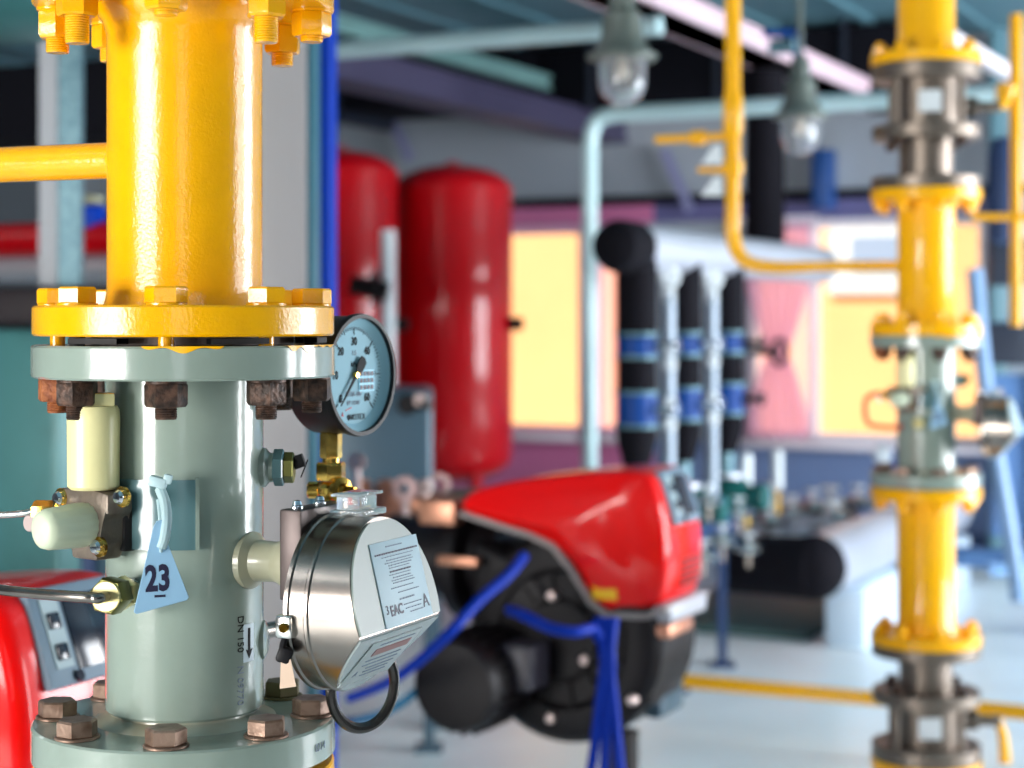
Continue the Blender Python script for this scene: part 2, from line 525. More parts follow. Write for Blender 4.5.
# structural steel under the ceiling
def beam(name, m, a, b0, b1, z, w, h, bev=0.0):
    mb = MB()
    mb.box((a, (b0 + b1) / 2, z), (w, b1 - b0, h), M)
    # an I-section: web recesses by lips along both edges
    mb.box((a, (b0 + b1) / 2, z + h / 2 - 0.01), (w + 0.04, b1 - b0, 0.02), M)
    mb.box((a, (b0 + b1) / 2, z - h / 2 + 0.01), (w + 0.04, b1 - b0, 0.02), M)
    return struct(mb, name, m)
q = at(762, 52, 1.30 * 1800 / 268); beam('trim_4', pinkwhite, q.dot(A), B0, B1, H + 1.30, 0.20, 0.10)
q = at(468, 62, 1.45 * 1800 / 258); beam('trim_5', green_beam, q.dot(A), B0, B1, H + 1.45, 0.06, 0.09)
q = at(468, 98, 1.22 * 1800 / 222); beam('trim_6', purple_beam, q.dot(A), B0, B1, H + 1.22, 0.22, 0.16)
# black wrapped air duct along the far wall
duct = thing('air_duct', room(wall_a(700), B1 - 0.6, H + 1.2), 'wide black wrapped air duct hanging high along the far wall', 'duct')
mb = MB(); mb.box(((wall_a(335) + wall_a(590)) / 2, B1 - 0.45, H + 1.52), (wall_a(590) - wall_a(335), 0.7, 0.32), M, bev=0.02)
mb.box(((wall_a(590) + wall_a(960)) / 2, B1 - 0.45, H + 1.48), (wall_a(960) - wall_a(590), 0.7, 0.38), M, bev=0.02)
mb.build('duct_casing', dark_duct, duct)
for px in (400, 520, 640, 760, 880):
    mb = MB(); mb.box((wall_a(px), B1 - 0.45, H + 1.49), (0.03, 0.74, 0.42), M)
    mb.build('hanger_strap', dark_panel, duct)

# ------------------------------------------------------------------ the metering column
CX, CY = -0.327, 1.80
PHI = R(66)
def pol(deg, r, z, c=(CX, CY)):
    """angle 0 faces the camera, positive turns to the right"""
    return Vector((c[0] + r * math.sin(R(deg)), c[1] - r * math.cos(R(deg)), H + z))
BOLTS = [2.4 + 45 * k for k in range(8)]
def V(z): return Tz(CX, CY, H + z)
RP, RF, RB = 0.0768, 0.1485, 0.1262

def flange_prof(z0, z1, r=RF, ri=RP - 0.006, ch=0.002):
    return [(ri, z0), (r - ch, z0), (r, z0 + ch), (r, z1 - ch), (r - ch, z1), (ri, z1), (ri, z0)]

def stud_tip(mb, Mx, r, z0, z1):
    """threaded shank as stacked ridges"""
    n = max(3, int(abs(z1 - z0) / 0.0022))
    prof = [(0, z0)]
    for i in range(n):
        a = z0 + (z1 - z0) * i / n; b = z0 + (z1 - z0) * (i + 0.5) / n
        prof += [(r, a), (r * 0.93, b)]
    prof += [(r * 0.9, z1), (0, z1)]
    mb.lathe(prof, Mx, 20)

# upper yellow pipe with two flanges and a side branch
up = thing('yellow_gas_pipe', (CX, CY, H - 0.0156), 'thick glossy yellow gas pipe standing on the large grey flange in the foreground', 'pipe')
mb = MB(); mb.lathe([(RP - .006, 0.010), (RP + .004, 0.012), (RP + .001, 0.022), (RP, 0.030), (RP, 0.282), (RP + .004, 0.295), (RP + .010, 0.304), (RP + .011, 0.310), (RP - .006, 0.312)], V(0), 96); mb.build('pipe', yellow, up)
mb = MB(); mb.lathe(flange_prof(-0.0156, 0.0138), V(0), 96); mb.build('lower_flange', yellow, up)
mb = MB(); mb.lathe(flange_prof(0.310, 0.340), V(0), 96); mb.build('upper_flange', yellow, up)
mb = MB(); p0 = pol(0, 0, 0.1625)
p1 = p0 - A * 0.060; p2 = p0 - A * 0.75 + Vector((0, 0, 0.012))
mb.tube([p1, p2 + A * 0.06, p2 - A * 0.02 + Vector((0, 0, 0.05)), p2 - A * 0.04 + Vector((0, 0, 0.3)), p2 - A * 0.04 + Vector((0, 0, 1.1))], 0.0188, 24, 10)
mb.build('branch_pipe', yellow, up)
mb = MB(); mb.lathe([(0.0188, 0.0), (0.0245, 0.0), (0.0225, 0.006), (0.0190, 0.009)], axis_matrix(p0 - A * 0.0755, -A), 24)
mb.build('weld_bead', yellow, up)
for i, d in enumerate(BOLTS):
    c = pol(d, RB, 0)
    mb = MB(); Mx = Tz(c.x, c.y, H)
    mb.cyl(0.0195, 0.0138, 0.0158, Mx, 24)
    mb.hexa(0.0200, 0.0155, 0.0315, Mx, turn=R(8 + 31 * i))
    mb.build('bolt_head', yellow, up)
    # hanging nuts of the flange above
    mb = MB()
    mb.cyl(0.0205, 0.3075, 0.310, Mx, 24)
    zb = 0.284 + 0.004 * ((i * 5) % 3 - 1) + (0.008 if i == 0 else 0)
    mb.hexa(0.0200, 0.3075, zb, Mx, turn=R(20 + 23 * i))
    tip = [0.286, 0.264, 0.2785, 0.267, 0.268, 0.270, 0.266, 0.262][i]
    stud_tip(mb, Mx, 0.0118, zb + 0.002, min(tip, zb - 0.005))
    mb.build('nut', yellow, up)
# bristles of the yellow paint left near the bolt at the back
# gasket ring between the flanges
gk = thing('flange_gasket', (CX, CY, H - 0.0245), 'thin dark gasket ring squeezed between yellow flange and large grey flange', 'gasket')
mb = MB(); mb.lathe([(RP - .004, -0.0240), (0.108, -0.0240), (0.108, -0.0162), (RP - .004, -0.0162), (RP - .004, -0.0240)], V(0), 64)
mb.build('sealing_ring', mat('gasket_grey', srgb(120, 108, 104), 0.6), gk)
for d in (20, 75, -40):
    a0 = R(d)
    mb = MB()
    mb.lathe([(0.118, -0.0225), (0.141, -0.0225), (0.141, -0.0172), (0.118, -0.0172), (0.118, -0.0225)], V(0), 10, arc=(a0 - math.pi / 2, a0 - math.pi / 2 + 0.42))
    mb.build('shim', gasket_m, gk)

# the grey spool
sp = thing('grey_metering_spool', (CX, CY, H - 0.432), 'large grey-green flanged metering spool carrying the pressure gauge in the foreground', 'gas metering pipe')
mb = MB(); mb.lathe([(RP - .006, -0.050), (RP + .002, -0.052), (RP + .0012, -0.075), (RP + .0012, -0.384), (RP - .001, -0.3865), (RP - .004, -0.3865)], V(0), 96); mb.build('body', grey, sp)
mb = MB(); mb.lathe(flange_prof(-0.0565, -0.0245, RF + .001), V(0), 96); mb.build('upper_flange', grey, sp)
mb = MB(); mb.lathe(flange_prof(-0.432, -0.3965, RF + .001), V(0), 96); mb.build('lower_flange', grey, sp)
mb = MB(); mb.lathe([(RP - .004, -0.383), (RP - .0035, -0.389), (RP + .001, -0.392), (RP + .010, -0.3945), (RP + .014, -0.3968), (RP - .006, -0.3968)], V(0), 96); mb.build('weld_neck', mat('tan_stained_grey', srgb(150, 140, 116), 0.3, coat=0.4, col2=srgb(160, 172, 160), vscale=14), sp)
for i, d in enumerate(BOLTS):
    c = pol(d, RB, 0); Mx = Tz(c.x, c.y, H)
    m_ = rust2 if i == 6 else rust
    mb = MB()
    mb.cyl(0.0075, -0.026, -0.014, Mx, 20)
    mb.build('bolt_shank', yellow if i in (0, 1, 6) else gasket_m, sp)
    mb = MB()
    mb.cyl(0.0190, -0.0592, -0.0562, Mx, 24)
    mb.hexa(0.0200, -0.0590, -0.0810, Mx, turn=R(12 + 37 * i))
    stud_tip(mb, Mx, 0.0105, -0.079, -0.0925 - 0.002 * (i % 2))
    mb.build('nut', m_, sp)
    mb = MB()
    mb.cyl(0.0215, -0.3968, -0.3938, Mx, 28, ch=0.0008)
    mb.hexa(0.0195, -0.3940, -0.3785, Mx, turn=R(5 + 29 * i))
    mb.build('bolt_head', olive_bolt if i == 3 else bolt_m, sp)
# yellow paint slopped on the grey flange's rim
def rim_patch(d0, d1, depth, name='paint_drip'):
    mb = MB(); n = 26; vs = []
    for i in range(n + 1):
        t = i / n
        dd = d0 + (d1 - d0) * t
        w = depth * (math.sin(math.pi * t) ** 0.5) * (0.6 + 0.4 * math.sin(t * 13 + d0))
        top = pol(dd, RF + .0016, -0.0243); bot = pol(dd, RF + .0016, -0.0243 - max(w, 0.0004))
        ti = pol(dd, RF - 0.004, -0.0241)
        vs.append([mb.bm.verts.new(ti), mb.bm.verts.new(top), mb.bm.verts.new(bot)])
    for a, b in zip(vs, vs[1:]):
        mb.bm.faces.new((a[0], b[0], b[1], a[1])); mb.bm.faces.new((a[1], b[1], b[2], a[2]))
    o = mb.build(name, yellow_far, sp); return o
rim_patch(-5, 24, 0.0065); rim_patch(50, 68, 0.008); rim_patch(68, 86, 0.003)
# saddle plate welded round the body
def shell(mb, d0, d1, r0, r1, z0, z1, n=20):
    a0, a1 = R(d0) - math.pi / 2, R(d1) - math.pi / 2
    mb.lathe([(r0, z0), (r1, z0), (r1, z1), (r0, z1), (r0, z0)], V(0), n, arc=(a0, a1))
    for dd in (d0, d1):
        q = [pol(dd, r0, z0), pol(dd, r1, z0), pol(dd, r1, z1), pol(dd, r0, z1)]
        mb.bm.faces.new([mb.bm.verts.new(v) for v in q])
mb = MB(); shell(mb, -55, 18, RP - .002, RP + .0062, -0.220, -0.153)
mb.build('saddle_plate', teal_paint, sp)
mb = MB(); shell(mb, 17, 19.5, RP - .002, RP + .0085, -0.220, -0.151, 2)
mb.build('saddle_edge', grey, sp)
# small plugged socket on the side
def rad(deg): return Vector((math.sin(R(deg)), -math.cos(R(deg)), 0))
d_ = 90
c0 = pol(d_, RP - .006, -0.1475)
Mx = axis_matrix(c0, rad(d_))
mb = MB(); mb.lathe([(0, 0), (0.0215, 0), (0.0195, 0.010), (0.0150, 0.014), (0.0145, 0.020), (0, 0.020)], Mx, 28); so = mb.build('test_socket', grey, sp)
mb = MB(); mb.hexa(0.0185, 0.018, 0.0285, Mx); mb.build('hex_collar', teal_paint, so)
mb = MB(); mb.hexa(0.0155, 0.0285, 0.0385, Mx); mb.build('hex_plug', olive, so)
mb = MB(); mb.box((-0.009, 0.0, 0.0425), (0.013, 0.012, 0.011), Mx @ Matrix.Rotation(R(20), 4, 'Y') , bev=0.001)
mb.tube([c0 + rad(d_) * 0.045 + Vector((0, 0, -0.010)), c0 + rad(d_) * 0.049 + Vector((0, 0, 0.0)), c0 + rad(d_) * 0.052 + Vector((0, 0, 0.008))], 0.0007, 6, 4)
mb.build('seal_block', black_plastic, so)
# lower side boss
c1 = pol(92, RP - .004, -0.320)
mb = MB(); mb.lathe([(0, 0), (0.021, 0), (0.019, 0.007), (0.012, 0.010), (0, 0.010)], axis_matrix(c1, rad(92)), 24)
mb.build('side_boss', grey, sp)
# arrow sticker and stencilled writing on the body
def curved_patch(deg, zc, w, h, r, name, m, parent):
    mb = MB(); n = 6; hw = math.degrees(w / 2 / r); rows = []
    for i in range(n + 1):
        dd = deg - hw + 2 * hw * i / n
        rows.append([mb.bm.verts.new(pol(dd, rr, zc + s * h / 2)) for rr, s in ((r, -1), (r + .0005, -1), (r + .0005, 1), (r, 1))])
    for a, b in zip(rows, rows[1:]):
        for k in range(4):
            mb.bm.faces.new((a[k], a[(k + 1) % 4], b[(k + 1) % 4], b[k]))
    mb.bm.faces.new(rows[0]); mb.bm.faces.new(rows[-1][::-1])
    return mb.build(name, m, parent)
st = curved_patch(62, -0.316, 0.017, 0.037, RP + .0013, 'arrow_sticker', sticker_m, sp)
ac = pol(62, RP + .0020, -0.316)
MA = axis_matrix(ac, rad(62), (0, 0, 1))      # local x = up, local y = sideways
mb = MB(); mb.box((0.003, 0, 0), (0.023, 0.0032, 0.0008), MA)
mb.prism([(-0.015, 0), (-0.006, -0.0052), (-0.008, 0), (-0.006, 0.0052)], 0.0006, MA @ Tz(0, 0, -0.0002)); mb.build('arrow', ink_black, st)
def upright_text(txt, size, deg, z, r, m, parent, rot=0.0, xs=1.0):
    Mx = axis_matrix(pol(deg, r, z), rad(deg), (0, 0, 1))   # x up, y = z cross x
    # text wants x = reading direction; turn so reading goes up the pipe, then by rot
    return lettering(txt, size, Mx @ Matrix.Rotation(rot, 4, 'Z'), m, parent, xs=xs)
upright_text('DN 150', 0.0115, 53, -0.306, RP + .0016, ink_black, sp, rot=math.pi, xs=0.95)
upright_text('N 09770', 0.0115, 53, -0.356, RP + .0016, ink_grey, sp, rot=math.pi, xs=0.95)
upright_text('0214', 0.011, 70, -0.4145, RF + .0015, ink_grey, sp, rot=-math.pi / 2)

# stub that carries the sensor housing
nn = Vector((math.sin(PHI), -math.cos(PHI), 0))
tt = Vector((math.cos(PHI), math.sin(PHI), 0))
CC = Vector((CX, CY, H))
def loc(s, u, z): return CC + nn * s + tt * u + Vector((0, 0, z))
HZ = -0.2700
Mst = axis_matrix(loc(RP - 0.006, 0, -0.236), nn)
mb = MB(); mb.lathe([(0.016, 0), (0.0285, 0.003), (0.0280, 0.009), (0.0205, 0.015), (0.0195, 0.036), (0.0225, 0.044), (0.0295, 0.056), (0.0295, 0.060), (0, 0.060)], Mst, 40)
stub = mb.build('sensor_stub', mat('khaki_grey_paint', srgb(172, 168, 142), 0.28, coat=0.4), sp)

# sensor housing
hs = thing('sensor_housing', loc(0.16, 0, HZ), 'round stainless instrument housing with a wedge front and white label, beside the foreground spool', 'gas sensor housing')
mb = MB(); Mb = Matrix((tt, nn, Vector((0, 0, 1)))).transposed().to_4x4(); Mb.translation = loc(0, 0, 0)
mb.box((-0.000, 0.150, -0.222), (0.094, 0.024, 0.086), Mb, bev=0.002); mb.build('mounting_plate', darkplate, hs)
RH = 0.0835
Mh = axis_matrix(loc(0, 0, HZ), nn)          # local z = s, local x = up
b2 = MB(); s0 = 0.163
b2.lathe([(0, s0), (RH - .003, s0), (RH + .001, s0 + .002), (RH + .001, s0 + .006), (RH - .0008, s0 + .0075), (RH - .0008, s0 + .022), (RH + .0008, s0 + .0235), (RH + .0008, s0 + .0265), (RH - .0008, s0 + .028), (RH - .0008, s0 + .12), (0, s0 + .12)], Mh, 96)
S_R, Z_R = 0.243, -0.019       # the ridge
S_T, S_B = 0.218, 0.187
ridge = loc(S_R, 0, HZ + Z_R); top = loc(S_T, 0, HZ + RH); bot = loc(S_B, 0, HZ - RH)
vU = (top - ridge).normalized(); vL = (ridge - bot).normalized()
nU = tt.cross(vU);  nU = nU if nU.dot(nn) > 0 else -nU
nL = tt.cross(vL);  nL = nL if nL.dot(nn) > 0 else -nL
for pn in (nU, nL):
    r_ = bmesh.ops.bisect_plane(b2.bm, geom=b2.bm.verts[:] + b2.bm.edges[:] + b2.bm.faces[:], plane_co=ridge, plane_no=pn, clear_outer=True)
    ed = [e for e in r_['geom_cut'] if isinstance(e, bmesh.types.BMEdge)]
    bmesh.ops.contextual_create(b2.bm, geom=ed)
b2.build('barrel', steel, hs, angle=20)
# raised rims round both facets, moulded grey front
def facet_frame(v, n_, vlen, sign, name, m_, lift, margin, parent):
    """a thin raised panel lying on a facet, bounded by the barrel's circle"""
    pts = []
    N = 40
    cs = abs(v.z)                      # slope: in-plane length per height
    zr = Z_R
    rr = RH - margin
    # walk round: in-plane coordinate y = distance from the ridge, x along tt
    ymax = abs((RH * sign) - zr) / cs
    poly = []
    y_lo = 0.0015
    for i in range(N + 1):
        y = y_lo + (ymax - y_lo - margin) * i / N
        z = zr + sign * y * cs
        hw2 = rr * rr - z * z
        if hw2 <= 0: break
        poly.append((math.sqrt(hw2), y))
    poly = [(x, y) for x, y in poly] + [(-x, y) for x, y in reversed(poly)]
    Mx = Matrix((tt, v * sign, tt.cross(v * sign))).transposed().to_4x4()
    Mx.translation = ridge
    h = lift if tt.cross(v * sign).dot(n_) > 0 else -lift
    mb = MB(); mb.prism(poly, h, Mx)
    return mb.build(name, m_, parent, angle=30), Mx, (1 if h > 0 else -1)
fU, MU, sU = facet_frame(vU, nU, 0, 1, 'upper_cover', label_g, 0.0025, 0.002, hs)
fL, ML, sL = facet_frame(vL, nL, 0, -1, 'lower_cover', mat('lower_cover_grey', srgb(138, 148, 148), 0.22, coat=0.4), 0.0025, 0.002, hs)
def face_M(Mx, s, x, y, lift):
    """frame on a facet: local x reads along the ridge away from the camera, local z points out"""
    n_ = Mx.to_3x3() @ Vector((0, 0, 1)) * s
    o_ = Mx @ Vector((x, y, 0)) + n_ * lift
    up_ = Vector((0, 0, 1)); up_ = (up_ - n_ * up_.dot(n_)).normalized()
    xx = up_.cross(n_)
    r_ = Matrix((xx, up_, n_)).transposed().to_4x4(); r_.translation = o_
    return r_
FU = face_M(MU, sU, 0.014, 0.041, 0.0025)
mb = MB(); mb.box((0, 0, 0.0006), (0.096, 0.080, 0.0012), FU @ Matrix.Rotation(R(0), 4, 'Z'), bev=0.0004)
lab = mb.build('white_label', label_m, hs)
tag(lab, label='white printed label')
def text_lines(parent, F, rows, m):
    mb = MB()
    for (x0, x1, y, h) in rows:
        x = x0
        while x < x1:
            w = random.uniform(0.0025, 0.0065)
            w = min(w, x1 - x)
            mb.box((x + w / 2, y, 0.00155), (w, h, 0.0007), F)
            x += w + 0.0012
    return mb.build('fine_print', m, parent)
text_lines(lab, FU, [(-0.042, 0.043, 0.0285, 0.0016), (-0.02, 0.022, 0.0105, 0.0015)], ink)
text_lines(lab, FU, [(-0.03, 0.034, 0.0250, 0.0008), (-0.026, 0.03, 0.0190, 0.0008), (-0.02, 0.022, 0.0140, 0.0008), (-0.022, 0.02, 0.0075, 0.0008), (-0.02, 0.024, 0.002, 0.0008), (-0.018, 0.014, 0.0345, 0.0012), (-0.022, 0.028, 0.0215, 0.001), (-0.02, 0.026, 0.0165, 0.001), (-0.016, 0.02, 0.0045, 0.001),
                     (-0.018, 0.025, -0.0005, 0.001), (-0.024, 0.02, -0.005, 0.001), (-0.012, 0.03, -0.0100, 0.001)], ink_grey)
lettering('EAC', 0.0135, FU @ Tz(-0.022, -0.0255, 0.0015), ink, lab, xs=1.0, bold=0.0003)
lettering('A', 0.0185, FU @ Tz(0.038, -0.025, 0.0015), ink, lab)
lettering('3', 0.012, FU @ Tz(-0.040, -0.0235, 0.0015), ink, lab)
text_lines(lab, FU, [(-0.012, 0.018, -0.0165, 0.0016), (-0.006, 0.03, -0.0225, 0.001), (-0.004, 0.028, -0.0265, 0.001), (0.004, 0.03, -0.0305, 0.001)], ink_grey)
FLm = face_M(ML, sL, 0.004, 0.040, 0.0025)
mb = MB(); mb.box((0, 0, 0.0006), (0.100, 0.058, 0.0012), FLm, bev=0.0004)
lab2 = mb.build('lower_label', mat('lower_label_paper', srgb(150, 160, 160), 0.3), hs)
mb = MB(); mb.box((0.004, 0.014, 0.0014), (0.072, 0.009, 0.0008), FLm); mb.build('window_strip', mat('faded_red_strip', srgb(128, 84, 80), 0.4), lab2)
text_lines(lab2, FLm, [(-0.03, 0.04, 0.024, 0.001), (-0.034, 0.036, 0.003, 0.001), (-0.034, 0.036, -0.003, 0.001), (-0.02, 0.036, -0.009, 0.001), (-0.02, 0.03, -0.014, 0.001), (-0.02, 0.03, -0.019, 0.001)], ink_grey)
lettering('A', 0.010, FLm @ Tz(-0.034, -0.014, 0.0015), ink_grey, lab2)
# corner lug and screw at the far end of the ridge
mb = MB(); mb.cyl(0.006, 0, 0.006, axis_matrix(loc(S_R - 0.012, RH * 0.93, HZ + Z_R), nn), 20, ch=0.001); mb.build('corner_lug', steel_b, hs)
# lug with brass screw at the rear rim
lc = loc(s0 + 0.004, -RH * 0.985, HZ - 0.012)
mb = MB(); mb.box((0, 0, 0), (0.022, 0.012, 0.018), axis_matrix(lc, nn), bev=0.003)
lug = mb.build('clamp_lug', steel_b, hs)
mb = MB(); mb.cyl(0.0045, 0, 0.007, axis_matrix(lc - tt * 0.004, -tt * 0.3 + nn * .2 - Vector((0, 1, 0))), 16, ch=0.001); mb.build('brass_screw', brass, lug)
mb = MB(); mb.tube([lc + Vector((0, 0, -0.008)), lc + Vector((-0.003, -0.004, -0.020)), lc + Vector((0.002, -0.004, -0.028))], 0.0032, 10, 5)
mb.box((0, 0, 0), (0.014, 0.012, 0.015), Tz(lc.x - 0.001, lc.y - 0.002, lc.z - 0.026) @ Matrix.Rotation(R(20), 4, 'Y'), bev=0.003); mb.build('wire_seal', black_plastic, hs)
mb = MB(); mb.prism([(-0.005, 0), (0.004, 0.001), (0.009, -0.024), (-0.006, -0.026)], 0.0012, Tz(lc.x + 0.001, lc.y - 0.006, lc.z - 0.030) @ Matrix.Rotation(R(90), 4, 'X')); mb.build('paper_tag', seal_m, hs)
# screws on the mounting plate and the clear terminal cap
for u, s in ((-0.034, 0.150), (0.012, 0.148)):
    c = loc(s, u, -0.179)
    mb = MB(); mb.cyl(0.0065, 0, 0.002, Tz(c.x, c.y, c.z), 20); mb.lathe([(0.0045, 0.002), (0.005, 0.004), (0.0035, 0.0075), (0, 0.0085)], Tz(c.x, c.y, c.z), 20)
    mb.build('screw', chrome, hs)
mb = MB(); Mc = Matrix((tt, nn, Vector((0, 0, 1)))).transposed().to_4x4(); Mc.translation = loc(0.185, 0.022, HZ + RH)
mb.box((0, 0, 0.001), (0.050, 0.036, 0.006), Mc, bev=0.001)
mb.box((-0.003, 0, 0.010), (0.036, 0.026, 0.015), Mc, bev=0.002)
mb.box((-0.002, 0, 0.0185), (0.052, 0.030, 0.003), Mc, bev=0.001)
mb.build('terminal_cap', clear, hs)

# pressure gauge behind the flange
GZ = 1.955
k = GZ / FOC
gdir = Vector((math.sin(R(61)), -math.cos(R(61)), 0)); gt = Vector((math.cos(R(61)), math.sin(R(61)), 0))
fc = at(361, 375, GZ)
RG = 61 * k
Mg = axis_matrix(fc, gdir)
gau = thing('pressure_gauge', at(334, 436, GZ + 0.03), 'round black-cased pressure gauge with a pale dial on a brass stem', 'pressure gauge')
mb = MB(); mb.lathe([(0, -0.056), (RG * .93, -0.056), (RG * .97, -0.052), (RG * .97, -0.008), (RG, -0.007), (RG * 1.01, -0.002), (RG * 0.995, 0.003), (RG * .93, 0.003), (RG * .925, -0.010), (0, -0.010)], Mg, 80)
mb.build('case', black_plastic, gau)
MD = Matrix((gt, Vector((0, 0, 1)), gdir)).transposed().to_4x4(); MD.translation = fc
mb = MB(); mb.lathe([(0, -0.0095), (RG * .80, -0.0095), (RG * .925, -0.002), (RG * .925, -0.0102), (0, -0.0102)], MD, 64); dial = mb.build('dial', dial_m, gau)
mb = MB()
for i in range(61):
    a = R(225 - 270 * i / 60)
    big = i % 10 == 0; mid = i % 5 == 0
    r0 = RG * (0.66 if big else 0.715 if mid else 0.74); r1 = RG * 0.79
    w = 0.0011 if big else 0.0006
    Mt = MD @ Matrix.Rotation(a, 4, 'Z')
    mb.box(((r0 + r1) / 2, 0, -0.0091), (r1 - r0, w, 0.0006), Mt)
mb.build('scale_marks', ink_black, dial)
for i, tx in enumerate(['0', '10', '20', '30', '40', '50', '60']):
    a = R(225 - 45 * i)
    rr_ = RG * 0.545
    lettering(tx, 0.0125, MD @ Tz(rr_ * math.cos(a), rr_ * math.sin(a), -0.0090), ink_black, dial, name='numeral', xs=0.9, bold=0.0002)
lettering('1.5', 0.0075, MD @ Tz(0, RG * 0.36, -0.0090), ink_grey, dial)
lettering('kPa', 0.0085, MD @ Tz(0, RG * 0.17, -0.0090), ink_black, dial)
lettering('МТИ-100', 0.0075, MD @ Tz(-0.001, -RG * 0.32, -0.0090), ink_grey, dial)
lettering('№ 12207', 0.0065, MD @ Tz(-0.001, -RG * 0.46, -0.0090), ink_grey, dial)
lettering('ФИЗТЕХ', 0.0085, MD @ Tz(0.004, -RG * 0.70, -0.0090), ink_black, dial)
mb = MB()
for t in range(3):
    mb.box((-RG * 0.22 + t * 0.004, -RG * 0.57 + 0.001 * t, -0.0091), (0.003, 0.0012, 0.0006), MD)
mb.prism([(-RG * .36, -RG * .67), (-RG * .30, -RG * .67), (-RG * .33, -RG * .60)], 0.0006, MD @ Tz(0, 0, -0.0094)); mb.build('red_marks', ink_red, dial)
stk = MB().box((RG * 0.36, -RG * 0.10, -0.0088), (0.030, 0.024, 0.0008), MD).build('check_sticker', cyan_m, dial)
mb = MB()
for ty in (0.0075, 0.0, -0.0075):
    for t in range(4):
        mb.box((RG * 0.36 - 0.0105 + t * 0.007, -RG * 0.10 + ty, -0.0082), (0.0052, 0.0048, 0.0005), MD)
mb.build('sticker_print', ink, stk)
mb = MB(); Mn = MD @ Matrix.Rotation(R(225 + 3), 4, 'Z')
mb.prism([(-0.004, -0.0022), (RG * .66, -0.0005), (RG * .66, 0.0005), (-0.004, 0.0022)], 0.0012, Mn @ Tz(0, 0, -0.0065))
mb.prism([(-0.002, -0.003), (-0.012, -0.0065), (-0.022, -0.0060), (-0.0245, 0), (-0.022, 0.0060), (-0.012, 0.0065), (-0.002, 0.003)], 0.0012, Mn @ Tz(0, 0, -0.0065))
mb.build('needle', ink_black, gau)
mb = MB(); mb.cyl(0.0036, -0.0095, -0.0040, MD, 20, ch=0.0008); mb.build('hub', brass, gau)
# brass stem of the gauge and the three-way valve under it
gb = fc - gdir * 0.028
def gz(py): return H + (320 - py) * (gb.y) / FOC
gx = at(331, 0, gb.y).x
Gx, Gy = gx, gb.y
mb = MB()
mb.hexa(0.0122, gz(458) - H, gz(431) - H, Tz(Gx, Gy, H), turn=R(12)); mb.cyl(0.0095, gz(464) - H, gz(455) - H, Tz(Gx, Gy, H), 24)
mb.build('stem', brass, gau)
val = thing('gauge_valve', (Gx, Gy, gz(505)), 'small brass three-way valve under the pressure gauge', 'valve')
mb = MB(); TT = Tz(Gx, Gy, H)
mb.hexa(0.0165, gz(480) - H, gz(462) - H, TT, turn=R(20)); mb.build('union_nut', brass, val)
mb = MB(); mb.lathe([(0, gz(506) - H), (0.010, gz(506) - H), (0.011, gz(500) - H), (0.0175, gz(493) - H), (0.0175, gz(487) - H), (0.011, gz(481) - H), (0, gz(481) - H)], TT, 28); mb.build('valve_body', brass, val)
cc = Vector((Gx, Gy, gz(490)))
mb = MB(); Mv = axis_matrix(cc + Vector((-0.026, 0.0, 0)), Vector((1, 0, 0)))
mb.cyl(0.0095, 0.0, 0.02, Mv, 20, ch=0.002); mb.build('side_plug', brass, val)
Mv = axis_matrix(cc, Vector((0.75, -0.66, 0)))
mb = MB(); mb.lathe([(0.008, 0.008), (0.0145, 0.012), (0.0150, 0.018), (0.009, 0.020), (0.008, 0.028), (0, 0.028)], Mv, 28); mb.hexa(0.0062, 0.028, 0.038, Mv); mb.lathe([(0.0035, 0.038), (0.004, 0.043), (0, 0.045)], Mv, 16)
mb.build('spindle', brass, val)
imp = thing('gauge_impulse_pipe', (Gx, Gy, H - 0.34), 'short steel riser pipe between the brass gauge valve and the back of the spool', 'pipe')
mb = MB(); bk = pol(150, RP - .004, -0.33)
mb.tube([(Gx, Gy, gz(504)), (Gx, Gy, H - 0.29), (Gx - 0.01, Gy + 0.002, H - 0.325), bk + rad(150) * 0.05, bk], 0.0085, 16, 8); mb.build('riser', steel, imp)

# dark strap loop hanging behind the housing
loop = thing('cable_loop', at(364, 640, 1.79), 'dark shiny strap loop hanging under the round stainless housing', 'loop')
mb = MB(); pc = at(363, 686, 1.80); pts = []
for i in range(16):
    t = 2 * math.pi * i / 16
    pts.append(pc + Vector((0.030 * math.cos(t), 0.022 * math.cos(t), 0.042 * math.sin(t))))
mb.tube(pts, 0.0055, 10, 5, closed=True); mb.build('strap', ring_m, loop)
mb = MB(); mb.tube([pc + Vector((-0.001, 0, 0.040)), pc + Vector((-0.01, -0.004, 0.055)), pc + Vector((-0.02, -0.012, 0.072))], 0.004, 10, 5); mb.build('strap_tail', ring_m, loop)

# ---- sampling valve (needle regulator) on the saddle
rg = thing('sampling_valve', pol(-50, 0.10, -0.235), 'small cast aluminium sampling valve with milky knob and cream bottle, fixed on the foreground spool', 'valve')
ZR = 1.715
fz = Vector((-math.sin(R(40)), -math.cos(R(40)), 0)); fx = Vector((math.cos(R(40)), -math.sin(R(40)), 0))
fxn = fx
Mr = Matrix((fx, Vector((0, 0, 1)), -fz)).transposed().to_4x4()     # x right, y up, -z towards viewer
def regM(px, py, Z=ZR):
    m_ = Matrix((fx, Vector((0, 0, 1)), fz)).transposed().to_4x4(); m_.translation = at(px, py, Z); return m_
mb = MB(); m1 = regM(97, 522, 1.735)
kk = 0.00096
mb.prism([(-0.036, 0.032), (0.016, 0.034), (0.040, 0.030), (0.040, 0.012), (0.030, 0.006), (0.030, -0.018), (0.022, -0.034), (-0.016, -0.034), (-0.018, -0.012), (-0.030, 0.0), (-0.036, 0.010)], 0.030, m1 @ Tz(0, 0, -0.012), bev=0.003, seg=2)
mb.build('body', alu, rg)
mb = MB(); mb.box((0.016, -0.002, -0.022), (0.034, 0.05, 0.03), m1, bev=0.003); mb.build('mounting_block', gasket_m, rg)
